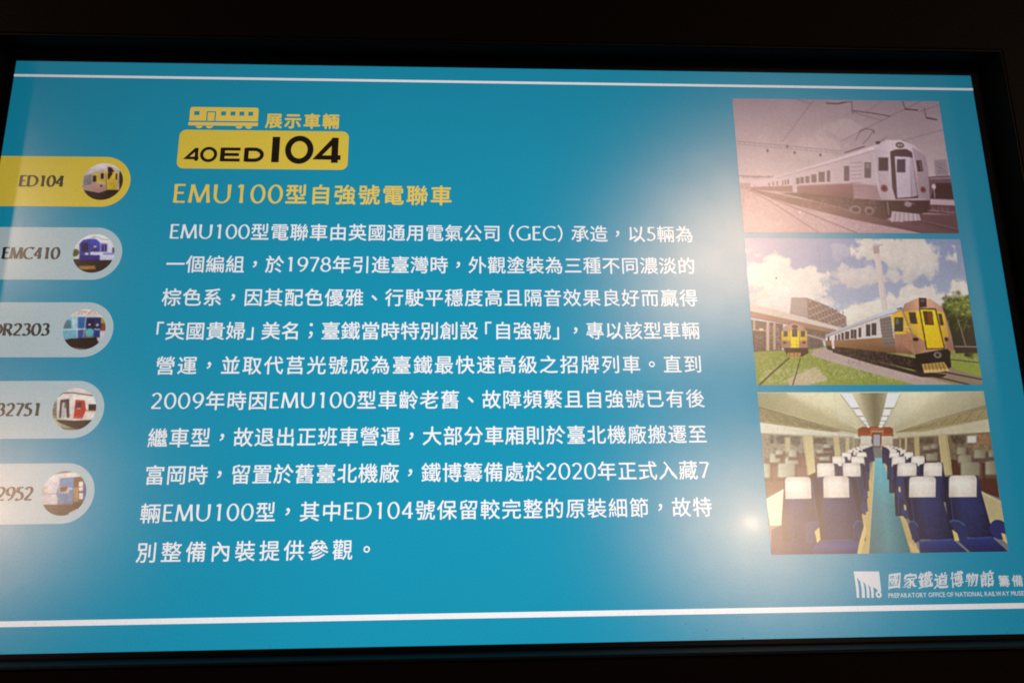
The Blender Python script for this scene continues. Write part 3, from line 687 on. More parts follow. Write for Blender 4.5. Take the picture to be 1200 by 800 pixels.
YARD_TRAINS = [
 ('g',((140,150,182),(194,198,208)),[(-19.6,-7.1),(512.6,-10.1),(474.6,220.6),(-37.5,219.7)]),
 ('c',(228,216,208),[(-14.3,31.8),(105.7,124.9)],1.0),
 ('c',(228,218,210),[(37.5,57.3),(156.2,154.1)],1.0),
 ('c',(226,214,208),[(7.9,112.5),(163.1,166.6)],0.9),
 ('c',(220,210,204),[(216.6,-8.5),(406.5,64.7)],1.0),
 ('c',(214,204,200),[(171.6,52.6),(287.1,103.5)],0.9),
 ('c',(222,212,205),[(301.2,-4.5),(371.8,99.1)],0.85),
 ('c',(230,220,208),[(168.2,120.7),(277.7,174.9)],1.0),
 ('c',(228,216,208),[(271.1,97.2),(390.2,145.7)],1.0),
 ('c',(230,220,210),[(386.7,84.1),(441.9,137.2)],1.0),
 ('c',(214,206,208),[(163.7,9.3),(214.7,43.8)],0.35),
 ('p',(216,202,196),[(252.3,15.4),(264.3,14.5),(265.8,144.9),(254.2,144.9)]),
 ('p',(176,156,154),[(252.4,15.0),(264.4,14.0),(264.1,29.7),(252.5,30.7)]),
 ('l',(170,156,156),1.8,[(261.0,30.6),(264.3,144.1)]),
 ('l',(186,170,166),1.2,[(256.4,30.6),(258.9,144.1)]),
 ('p',(168,152,148),[(80.6,119.9),(111.1,119.9),(108.3,159.1),(75.1,150.8)]),
 ('p',(146,126,118),[(111.1,119.9),(150.0,135.8),(183.1,157.5),(181.8,175.7),(166.0,177.4),(108.3,160.0)]),
 ('l',(130,112,108),3,[(80.6,119.9),(111.1,119.9),(150.0,135.8),(183.1,157.5)]),
 ('p',(176,158,146),[(114.7,124.9),(117.9,126.2),(117.7,128.7),(114.5,127.4)]),
 ('p',(112,92,88),[(120.9,127.0),(124.1,128.2),(123.8,130.8),(120.7,129.5)]),
 ('p',(112,92,88),[(127.1,129.1),(130.3,130.3),(130.0,132.8),(126.9,131.6)]),
 ('p',(176,158,146),[(133.3,131.1),(136.5,132.4),(136.2,134.9),(133.0,133.7)]),
 ('p',(112,92,88),[(139.5,133.3),(142.7,134.5),(142.4,137.0),(139.2,135.8)]),
 ('p',(112,92,88),[(145.7,135.4),(148.8,136.6),(148.6,139.1),(145.4,137.9)]),
 ('p',(176,158,146),[(151.8,137.5),(155.0,138.8),(154.7,141.3),(151.6,140.0)]),
 ('p',(112,92,88),[(158.0,139.7),(161.2,140.9),(160.9,143.4),(157.7,142.2)]),
 ('p',(112,92,88),[(164.2,141.8),(167.4,143.1),(167.1,145.6),(163.9,144.3)]),
 ('p',(176,158,146),[(170.3,144.0),(173.5,145.3),(173.2,147.8),(170.1,146.5)]),
 ('p',(112,92,88),[(176.5,146.2),(179.7,147.5),(179.4,150.0),(176.2,148.7)]),
 ('p',(112,92,88),[(114.2,129.8),(117.4,131.0),(117.2,133.5),(114.0,132.3)]),
 ('p',(112,92,88),[(120.4,131.8),(123.6,133.1),(123.3,135.6),(120.2,134.3)]),
 ('p',(176,158,146),[(126.6,133.9),(129.8,135.1),(129.5,137.6),(126.4,136.4)]),
 ('p',(112,92,88),[(132.8,136.0),(136.0,137.2),(135.7,139.7),(132.5,138.5)]),
 ('p',(112,92,88),[(139.0,138.1),(142.1,139.3),(141.9,141.8),(138.7,140.6)]),
 ('p',(176,158,146),[(145.1,140.2),(148.3,141.4),(148.0,143.9),(144.9,142.7)]),
 ('p',(112,92,88),[(151.3,142.3),(154.5,143.6),(154.2,146.1),(151.0,144.8)]),
 ('p',(112,92,88),[(157.5,144.5),(160.7,145.7),(160.4,148.2),(157.2,147.0)]),
 ('p',(176,158,146),[(163.6,146.6),(166.8,147.9),(166.5,150.4),(163.4,149.1)]),
 ('p',(112,92,88),[(169.8,148.8),(173.0,150.1),(172.7,152.6),(169.5,151.3)]),
 ('p',(112,92,88),[(176.0,151.0),(179.1,152.3),(178.8,154.8),(175.7,153.5)]),
 ('p',(112,92,88),[(113.7,134.6),(116.9,135.8),(116.7,138.3),(113.5,137.1)]),
 ('p',(176,158,146),[(119.9,136.6),(123.1,137.9),(122.8,140.4),(119.7,139.1)]),
 ('p',(112,92,88),[(126.1,138.7),(129.3,139.9),(129.0,142.4),(125.8,141.2)]),
 ('p',(112,92,88),[(132.3,140.8),(135.5,142.0),(135.2,144.5),(132.0,143.3)]),
 ('p',(176,158,146),[(138.5,142.9),(141.6,144.1),(141.4,146.6),(138.2,145.4)]),
 ('p',(112,92,88),[(144.6,145.0),(147.8,146.2),(147.5,148.7),(144.4,147.5)]),
 ('p',(112,92,88),[(150.8,147.1),(154.0,148.4),(153.7,150.9),(150.5,149.6)]),
 ('p',(176,158,146),[(157.0,149.3),(160.1,150.5),(159.8,153.0),(156.7,151.8)]),
 ('p',(112,92,88),[(163.1,151.4),(166.3,152.7),(166.0,155.2),(162.8,153.9)]),
 ('p',(112,92,88),[(169.3,153.6),(172.4,154.9),(172.1,157.4),(169.0,156.1)]),
 ('p',(176,158,146),[(175.4,155.8),(178.6,157.1),(178.3,159.5),(175.1,158.3)]),
 ('p',(176,158,146),[(113.3,139.4),(116.4,140.6),(116.2,143.1),(113.0,141.9)]),
 ('p',(112,92,88),[(119.4,141.4),(122.6,142.7),(122.3,145.2),(119.2,143.9)]),
 ('p',(112,92,88),[(125.6,143.5),(128.8,144.7),(128.5,147.2),(125.3,146.0)]),
 ('p',(176,158,146),[(131.8,145.6),(134.9,146.8),(134.7,149.3),(131.5,148.1)]),
 ('p',(112,92,88),[(137.9,147.7),(141.1,148.9),(140.8,151.4),(137.7,150.2)]),
 ('p',(112,92,88),[(144.1,149.8),(147.3,151.0),(147.0,153.5),(143.8,152.3)]),
 ('p',(176,158,146),[(150.3,151.9),(153.4,153.2),(153.2,155.7),(150.0,154.4)]),
 ('p',(112,92,88),[(156.4,154.1),(159.6,155.3),(159.3,157.8),(156.2,156.5)]),
 ('p',(112,92,88),[(162.6,156.2),(165.7,157.5),(165.5,160.0),(162.3,158.7)]),
 ('p',(176,158,146),[(168.7,158.4),(171.9,159.6),(171.6,162.1),(168.4,160.9)]),
 ('p',(112,92,88),[(174.9,160.6),(178.0,161.8),(177.7,164.3),(174.6,163.1)]),
 ('p',(112,92,88),[(112.8,144.2),(115.9,145.4),(115.7,147.9),(112.5,146.7)]),
 ('p',(112,92,88),[(118.9,146.2),(122.1,147.5),(121.8,150.0),(118.7,148.7)]),
 ('p',(176,158,146),[(125.1,148.3),(128.3,149.5),(128.0,152.0),(124.8,150.8)]),
 ('p',(112,92,88),[(131.3,150.4),(134.4,151.6),(134.2,154.1),(131.0,152.9)]),
 ('p',(112,92,88),[(137.4,152.5),(140.6,153.7),(140.3,156.2),(137.2,154.9)]),
 ('p',(176,158,146),[(143.6,154.6),(146.8,155.8),(146.5,158.3),(143.3,157.1)]),
 ('p',(112,92,88),[(149.7,156.7),(152.9,157.9),(152.6,160.4),(149.5,159.2)]),
 ('p',(112,92,88),[(155.9,158.8),(159.1,160.1),(158.8,162.6),(155.6,161.3)]),
 ('p',(176,158,146),[(162.0,161.0),(165.2,162.2),(164.9,164.7),(161.8,163.5)]),
 ('p',(112,92,88),[(168.2,163.2),(171.3,164.4),(171.1,166.9),(167.9,165.7)]),
 ('p',(112,92,88),[(174.3,165.4),(177.5,166.6),(177.2,169.1),(174.1,167.8)]),
 ('p',(112,92,88),[(112.3,149.0),(115.4,150.2),(115.2,152.7),(112.0,151.5)]),
 ('p',(176,158,146),[(118.4,151.0),(121.6,152.3),(121.3,154.7),(118.2,153.5)]),
 ('p',(112,92,88),[(124.6,153.1),(127.8,154.3),(127.5,156.8),(124.3,155.6)]),
 ('p',(112,92,88),[(130.8,155.1),(133.9,156.4),(133.7,158.9),(130.5,157.6)]),
 ('p',(176,158,146),[(136.9,157.2),(140.1,158.5),(139.8,161.0),(136.7,159.7)]),
 ('p',(112,92,88),[(143.1,159.3),(146.2,160.6),(146.0,163.1),(142.8,161.8)]),
 ('p',(112,92,88),[(149.2,161.5),(152.4,162.7),(152.1,165.2),(149.0,164.0)]),
 ('p',(176,158,146),[(155.4,163.6),(158.5,164.9),(158.3,167.3),(155.1,166.1)]),
 ('p',(112,92,88),[(161.5,165.8),(164.7,167.0),(164.4,169.5),(161.2,168.3)]),
 ('p',(112,92,88),[(167.7,167.9),(170.8,169.2),(170.5,171.7),(167.4,170.4)]),
 ('p',(176,158,146),[(173.8,170.1),(176.9,171.4),(176.7,173.9),(173.5,172.6)]),
 ('p',(176,158,146),[(111.8,153.7),(114.9,155.0),(114.7,157.5),(111.5,156.2)]),
 ('p',(112,92,88),[(117.9,155.8),(121.1,157.0),(120.8,159.5),(117.7,158.3)]),
 ('p',(112,92,88),[(124.1,157.8),(127.3,159.1),(127.0,161.6),(123.8,160.3)]),
 ('p',(176,158,146),[(130.3,159.9),(133.4,161.2),(133.1,163.7),(130.0,162.4)]),
 ('p',(112,92,88),[(136.4,162.0),(139.6,163.3),(139.3,165.7),(136.1,164.5)]),
 ('p',(112,92,88),[(142.6,164.1),(145.7,165.4),(145.4,167.8),(142.3,166.6)]),
 ('p',(176,158,146),[(148.7,166.2),(151.9,167.5),(151.6,170.0),(148.4,168.7)]),
 ('p',(112,92,88),[(154.8,168.4),(158.0,169.6),(157.7,172.1),(154.6,170.9)]),
 ('p',(112,92,88),[(161.0,170.5),(164.1,171.8),(163.9,174.3),(160.7,173.0)]),
 ('p',(176,158,146),[(167.1,172.7),(170.3,173.9),(170.0,176.4),(166.8,175.2)]),
 ('p',(112,92,88),[(173.3,174.9),(176.4,176.1),(176.1,178.6),(173.0,177.4)]),
 ('p',(112,92,88),[(111.3,158.5),(114.4,159.8),(114.2,162.2),(111.0,161.0)]),
 ('p',(112,92,88),[(117.4,160.6),(120.6,161.8),(120.3,164.3),(117.2,163.0)]),
 ('p',(176,158,146),[(123.6,162.6),(126.8,163.9),(126.5,166.3),(123.3,165.1)]),
 ('p',(112,92,88),[(129.7,164.7),(132.9,165.9),(132.6,168.4),(129.5,167.2)]),
 ('p',(112,92,88),[(135.9,166.8),(139.1,168.0),(138.8,170.5),(135.6,169.3)]),
 ('p',(176,158,146),[(142.0,168.9),(145.2,170.1),(144.9,172.6),(141.8,171.4)]),
 ('p',(112,92,88),[(148.2,171.0),(151.3,172.2),(151.1,174.7),(147.9,173.5)]),
 ('p',(112,92,88),[(154.3,173.1),(157.5,174.4),(157.2,176.9),(154.0,175.6)]),
 ('l',(150,134,130),1,[(81.0,124.1),(109.8,124.5)]),
 ('l',(150,134,130),1,[(80.6,128.3),(109.3,129.5)]),
 ('l',(150,134,130),1,[(80.2,132.5),(108.8,134.6)]),
 ('l',(150,134,130),1,[(79.7,136.7),(108.3,139.6)]),
 ('l',(150,134,130),1,[(79.3,140.9),(107.8,144.6)]),
 ('l',(150,134,130),1,[(78.9,145.0),(107.3,149.6)]),
 ('l',(150,134,130),1,[(78.5,149.2),(106.8,154.6)]),
 ('p',(96,80,76),[(-0.4,162.5),(60.1,170.7),(52.8,225.9),(-3.8,225.8)]),
 ('p',(110,92,84),[(88.1,176.9),(161.2,183.1),(142.6,203.7),(103.8,203.6)]),
 ('n',(170,150,135),[(-1.1,170.7),(55.0,223.9)],0.6),
 ('n',(190,175,160),[(107.7,185.2),(146.2,207.8)],0.7),
 ('p',(206,190,180),[(-1.8,130.1),(62.3,146.7),(168.1,177.0),(164.6,182.3),(61.1,160.4),(-3.1,145.9)]),
 ('p',(158,124,106),[(-2.2,145.1),(61.2,159.1),(162.1,182.3),(150.2,189.7),(60.2,169.9),(-2.4,157.5)]),
 ('l',(120,88,74),3,[(-2.4,156.7),(60.2,169.1),(152.4,188.9)]),
 ('p',(186,160,142),[(28.7,165.8),(34.4,165.8),(29.3,222.2),(23.6,222.2)]),
 ('p',(176,150,132),[(41.4,169.1),(46.3,169.1),(41.7,219.8),(36.8,219.8)]),
 ('p',(170,148,130),[(3.7,162.5),(7.7,162.5),(6.0,183.0),(1.9,183.0)]),
 ('p',(200,184,170),[(13.6,178.9),(21.8,178.9),(20.3,195.3),(12.2,195.3)]),
 ('l',(190,170,156),3,[(-0.5,182.2),(26.3,183.1)]),
 ('p',(84,70,68),[(-0.6,183.9),(25.4,183.9),(22.0,222.2),(-3.8,222.1)]),
 ('n',(150,120,108),[(-0.9,187.1),(22.0,222.2)],0.7),
 ('p',(142,150,76),[(-2.4,224.6),(100.2,218.3),(137.4,213.9),(437.4,218.9),(432.0,291.6),(-3.2,289.8)]),
 ('n',(172,176,110),[(-1.9,227.8),(430.0,291.6)],0.6),
 ('n',(118,128,60),[(-1.7,225.8),(238.2,290.8)],0.5),
 ('p',(178,158,150),[(114.3,219.9),(136.2,216.7),(172.5,228.2),(243.0,252.7),(321.9,273.9),(377.2,287.8),(303.6,288.3),(217.2,263.9),(138.5,241.1),(107.2,230.1)]),
 ('n',(204,188,182),[(135.8,228.1),(321.5,277.1)],0.3),
 ('p',(182,168,138),[(58.1,276.1),(113.0,252.3),(134.6,276.4),(97.2,287.4),(61.1,287.3)]),
 ('n',(206,194,170),[(8.1,252.0),(133.1,290.4)],0.5),
 ('l',(80,62,60),7,[(65.2,236.0),(35.5,260.1),(4.2,287.0)]),
 ('l',(80,62,60),5,[(86.7,236.1),(78.2,260.2),(67.6,286.5)]),
 ('p',(150,130,112),[(361.9,253.0),(431.3,257.3),(430.6,287.6),(385.5,287.4),(322.0,273.1)]),
 ('l',(62,44,44),6,[(318.6,268.2),(362.4,277.3),(405.9,287.9)]),
 ('l',(62,44,44),6,[(356.3,262.7),(396.2,270.9),(432.1,278.3)]),
 ('l',(70,54,52),4,[(368.1,238.4),(431.0,245.9)]),
 ('p',(146,158,74),[(371.0,246.9),(431.9,253.2),(430.8,273.5),(381.5,259.2)]),
 ('c',(66,72,38),[(367.8,111.9),(469.1,228.8)],1.5),
 ('c',(112,120,58),[(380.5,111.9),(462.5,166.6)],1.3),
 ('c',(46,50,28),[(373.7,158.3),(445.4,220.5)],1.2),
 ('n',(122,132,66),[(385.5,120.4),(425.7,187.5)],0.55),
 ('p',(52,50,42),[(379.8,187.4),(432.6,183.3),(428.8,220.5),(379.1,220.4)]),
 ('l',(136,118,92),6,[(400.2,162.4),(403.8,183.3),(407.7,212.2)]),
 ('l',(100,88,70),3,[(404.8,187.4),(419.1,162.4)]),
 ('p',(64,48,48),[(384.1,214.3),(430.6,214.3),(429.9,226.7),(386.2,227.8)]),
 ('l',(200,186,180),3,[(386.2,214.3),(429.7,215.2)]),
 ('p',(112,98,94),[(104.4,185.6),(131.5,200.4),(134.9,213.9),(101.6,220.7)]),
 ('l',(196,186,180),5,[(103.8,191.3),(136.2,201.6)]),
 ('n',(72,60,60),[(104.6,195.4),(132.6,220.0)],0.6),
 ('p',(188,148,126),[(55.4,185.1),(63.0,174.8),(81.9,169.5),(98.6,174.4),(104.9,184.7),(102.9,216.7),(52.5,216.6)]),
 ('p',(226,190,62),[(56.3,184.7),(104.5,184.7),(103.4,203.6),(54.1,203.5)]),
 ('p',(184,138,118),[(54.2,202.3),(103.9,202.4),(102.4,216.7),(52.9,216.6)]),
 ('p',(236,200,44),[(72.8,183.1),(89.9,183.1),(86.6,216.6),(69.5,216.6)]),
 ('l',(120,84,40),2,[(72.0,183.1),(69.5,216.6)]),
 ('l',(120,84,40),2,[(90.3,183.1),(87.4,216.6)]),
 ('p',(76,66,70),[(76.4,179.8),(87.0,179.8),(85.4,195.4),(74.8,195.4)]),
 ('p',(76,66,70),[(60.0,184.7),(68.1,184.7),(67.1,195.0),(59.0,195.0)]),
 ('p',(76,66,70),[(92.6,184.7),(100.8,184.7),(99.7,195.4),(91.6,195.4)]),
 ('s',(0.84,1.05,0.86),[(55.4,185.1),(63.0,174.8),(81.9,169.5),(98.6,174.4),(104.9,184.7),(102.9,216.7),(52.5,216.6)],'x'),
 ('n',(130,100,70),[(54.5,195.4),(102.9,216.7)],0.35),
 ('e',(90,66,60),82.1,175.7,5.7,3.7),
 ('e',(70,44,40),59.9,206.4,3.3,2.4),
 ('e',(70,44,40),96.6,206.5,3.2,2.4),
 ('p',(54,38,38),[(56.5,216.6),(102.4,216.7),(104.3,226.0),(90.6,233.7),(62.3,232.8)]),
 ('p',(176,132,76),[(63.8,225.5),(88.9,225.6),(87.4,233.3),(61.4,233.2)]),
 ('l',(80,56,46),2,[(67.8,226.3),(66.3,232.8)]),
 ('l',(80,56,46),2,[(75.9,226.4),(75.2,232.8)]),
 ('l',(80,56,46),2,[(83.2,226.4),(82.5,232.8)]),
 ('p',(46,34,36),[(137.6,211.8),(246.5,225.1),(306.6,236.6),(374.6,222.5),(374.2,253.0),(360.2,264.3),(319.0,265.8),(299.4,258.9),(204.4,234.7),(140.8,220.0)]),
 ('p',(60,46,46),[(153.0,220.0),(299.2,260.9),(363.8,267.6),(354.8,273.2),(313.9,273.1),(219.2,246.9),(148.4,224.9)]),
 ('n',(130,112,104),[(173.6,218.4),(308.5,252.9)],0.45),
 ('p',(208,198,194),[(138.5,196.3),(169.5,182.3),(251.5,153.3),(273.4,150.8),(274.4,200.5),(158.9,203.7),(138.4,204.5)]),
 ('p',(198,196,202),[(138.9,192.2),(195.7,169.9),(256.6,145.8),(300.7,127.2),(326.7,120.4),(331.1,125.5),(273.6,149.1),(251.2,155.8),(169.3,184.8),(139.2,197.1)]),
 ('l',(128,118,118),2.4,[(139.2,197.1),(169.2,185.2),(251.1,156.2),(273.5,149.9)]),
 ('p',(150,112,82),[(137.8,202.8),(192.1,200.4),(250.1,196.8),(275.4,198.9),(305.5,229.3),(246.5,225.1),(157.6,215.1),(137.5,212.6)]),
 ('n',(168,128,98),[(138.7,201.6),(287.4,226.4)],0.35),
 ('l',(132,88,64),2,[(137.6,212.2),(246.6,224.7),(305.5,229.7)]),
 ('p',(134,122,116),[(247.3,160.0),(269.9,154.9),(269.7,214.5),(248.1,212.8)]),
 ('l',(96,84,80),2,[(247.5,164.9),(270.4,160.8)]),
 ('l',(96,84,80),2,[(247.6,171.2),(270.4,167.4)]),
 ('l',(96,84,80),2,[(247.6,177.4),(270.4,174.1)]),
 ('l',(96,84,80),2,[(247.6,183.6),(270.3,180.7)]),
 ('l',(96,84,80),2,[(247.7,189.8),(270.3,187.3)]),
 ('l',(96,84,80),2,[(247.7,196.0),(270.3,193.9)]),
 ('l',(96,84,80),2,[(247.8,202.2),(270.2,200.5)]),
 ('l',(96,84,80),2,[(247.8,208.3),(270.2,207.1)]),
 ('p',(76,66,70),[(219.8,171.6),(228.5,171.6),(225.7,194.3),(217.1,194.3)]),
 ('p',(76,66,70),[(230.9,169.1),(240.4,169.1),(237.5,192.3),(228.0,192.3)]),
 ('p',(76,66,70),[(204.6,178.2),(209.9,178.2),(207.8,196.4),(202.4,196.3)]),
 ('p',(76,66,70),[(189.0,181.5),(200.5,181.5),(198.4,199.2),(186.9,199.2)]),
 ('p',(76,66,70),[(177.9,184.8),(186.1,184.8),(184.3,200.0),(176.1,200.0)]),
 ('p',(76,66,70),[(170.2,187.7),(175.5,187.7),(174.0,200.8),(168.7,200.8)]),
 ('p',(76,66,70),[(163.7,190.1),(167.8,190.1),(166.5,201.6),(162.4,201.6)]),
 ('p',(76,66,70),[(157.8,192.2),(161.0,192.2),(159.9,202.0),(156.7,202.0)]),
 ('p',(76,66,70),[(143.5,195.5),(146.7,195.5),(145.8,203.7),(142.6,203.7)]),
 ('l',(210,200,196),2,[(194.6,182.3),(192.7,198.8)]),
 ('p',(216,206,202),[(150.2,193.8),(155.3,192.2),(154.0,218.4),(149.2,217.6)]),
 ('p',(176,130,108),[(273.4,150.8),(299.3,137.3),(307.7,228.5),(270.6,229.2),(271.7,195.6)]),
 ('s',(1.05,0.9,0.72),[(137.8,202.8),(192.1,200.4),(250.1,196.8),(275.4,198.9),(305.5,229.3),(246.5,225.1),(157.6,215.1),(137.5,212.6)],'y'),
 ('s',(1.12,1,0.86),[(138.9,192.2),(256.6,145.8),(300.7,127.2),(326.7,120.4),(331.1,125.5),(273.6,149.1),(251.2,155.8),(139.2,197.1)],'y'),
 ('p',(222,184,58),[(271.0,153.3),(297.0,142.4),(306.9,189.4),(273.6,190.6)]),
 ('l',(210,160,140),4,[(275.4,179.9),(306.2,179.1)]),
 ('p',(70,66,66),[(276.7,157.4),(294.1,157.4),(290.4,185.7),(273.0,185.7)]),
 ('p',(110,106,104),[(278.9,159.9),(284.7,159.9),(283.2,170.8),(277.4,170.8)]),
 ('p',(190,146,122),[(292.4,145.7),(300.2,131.0),(326.8,119.6),(351.8,121.2),(372.6,137.3),(379.0,164.5),(383.6,195.7),(384.0,220.4),(369.6,228.6),(307.6,229.3),(304.2,187.4)]),
 ('p',(226,186,52),[(296.4,146.6),(326.7,144.9),(329.9,217.1),(327.6,203.9),(308.2,189.0)]),
 ('p',(226,186,52),[(356.9,144.0),(374.6,149.0),(377.9,194.9),(370.3,212.2),(361.6,203.9)]),
 ('p',(186,138,116),[(293.2,183.2),(312.8,191.5),(328.5,203.9),(328.6,220.3),(307.6,229.3),(305.3,203.9)]),
 ('p',(186,138,116),[(368.2,195.7),(379.4,195.7),(383.2,220.4),(370.5,227.8),(367.8,212.2)]),
 ('p',(92,62,44),[(326.7,139.0),(360.9,139.8),(366.9,218.8),(329.5,220.3)]),
 ('p',(238,198,40),[(329.6,142.4),(357.9,143.2),(364.6,217.1),(332.3,217.9)]),
 ('p',(84,54,34),[(333.4,144.9),(352.5,145.7),(351.9,173.3),(334.5,172.4)]),
 ('p',(120,70,34),[(341.9,146.5),(351.5,146.5),(350.5,171.6),(342.1,171.6)]),
 ('p',(70,58,58),[(305.5,147.4),(319.7,147.4),(319.8,170.8),(306.6,169.9)]),
 ('p',(70,58,58),[(363.2,149.9),(370.2,150.7),(371.1,173.3),(364.4,173.3)]),
 ('s',(0.84,1.04,1.06,0.9),[(292.4,145.7),(300.2,131.0),(326.8,119.6),(351.8,121.2),(372.6,137.3),(379.0,164.5),(383.6,195.7),(384.0,220.4),(369.6,228.6),(307.6,229.3),(304.2,187.4)],'x'),
 ('s',(1.1,1,0.88),[(292.4,145.7),(300.2,131.0),(326.8,119.6),(351.8,121.2),(372.6,137.3),(379.0,164.5),(383.6,195.7),(384.0,220.4),(369.6,228.6),(307.6,229.3),(304.2,187.4)],'y'),
 ('n',(150,110,80),[(276.1,187.3),(324.2,228.5)],0.3),
 ('n',(170,130,50),[(298.2,145.7),(370.8,220.4)],0.16),
 ('l',(212,168,150),5,[(296.9,174.1),(314.4,179.9),(327.3,188.2)]),
 ('l',(212,168,150),5,[(365.1,179.9),(376.7,180.0)]),
 ('p',(66,46,46),[(329.5,118.7),(344.5,119.6),(342.8,137.3),(327.6,138.2)]),
 ('e',(110,90,84),336.2,124.7,4.2,2.9),
 ('e',(56,36,36),312.4,200.6,5.8,3.7),
 ('e',(56,36,36),372.0,200.7,3.8,3.7),
 ('l',(66,46,46),5,[(284.6,141.5),(293.3,139.0)]),
 ('p',(40,28,30),[(307.6,229.3),(371.0,218.8),(376.8,224.5),(370.1,253.0),(361.0,244.9),(316.7,252.9),(305.2,246.8)]),
 ('e',(130,120,116),350.7,230.6,7.4,6.1),
 ('e',(60,50,50),350.7,230.6,4.1,3.7),
 ('l',(190,120,96),4,[(378.8,222.5),(380.4,227.8)]),
 ('p',(176,142,84),[(317.3,248.0),(361.1,244.1),(369.1,259.5),(347.9,264.3),(320.0,264.2)]),
 ('p',(206,176,116),[(319.2,258.6),(367.0,257.1),(368.9,261.1),(319.9,265.0)]),
 ('l',(96,72,44),3,[(323.9,248.0),(324.0,259.4)]),
 ('l',(96,72,44),3,[(330.5,247.6),(331.3,259.4)]),
 ('l',(96,72,44),3,[(337.2,247.3),(338.7,259.4)]),
 ('l',(96,72,44),3,[(343.8,246.9),(346.1,259.4)]),
 ('l',(96,72,44),3,[(350.5,246.5),(353.5,259.5)]),
 ('l',(96,72,44),3,[(357.1,246.1),(360.9,259.5)]),
]
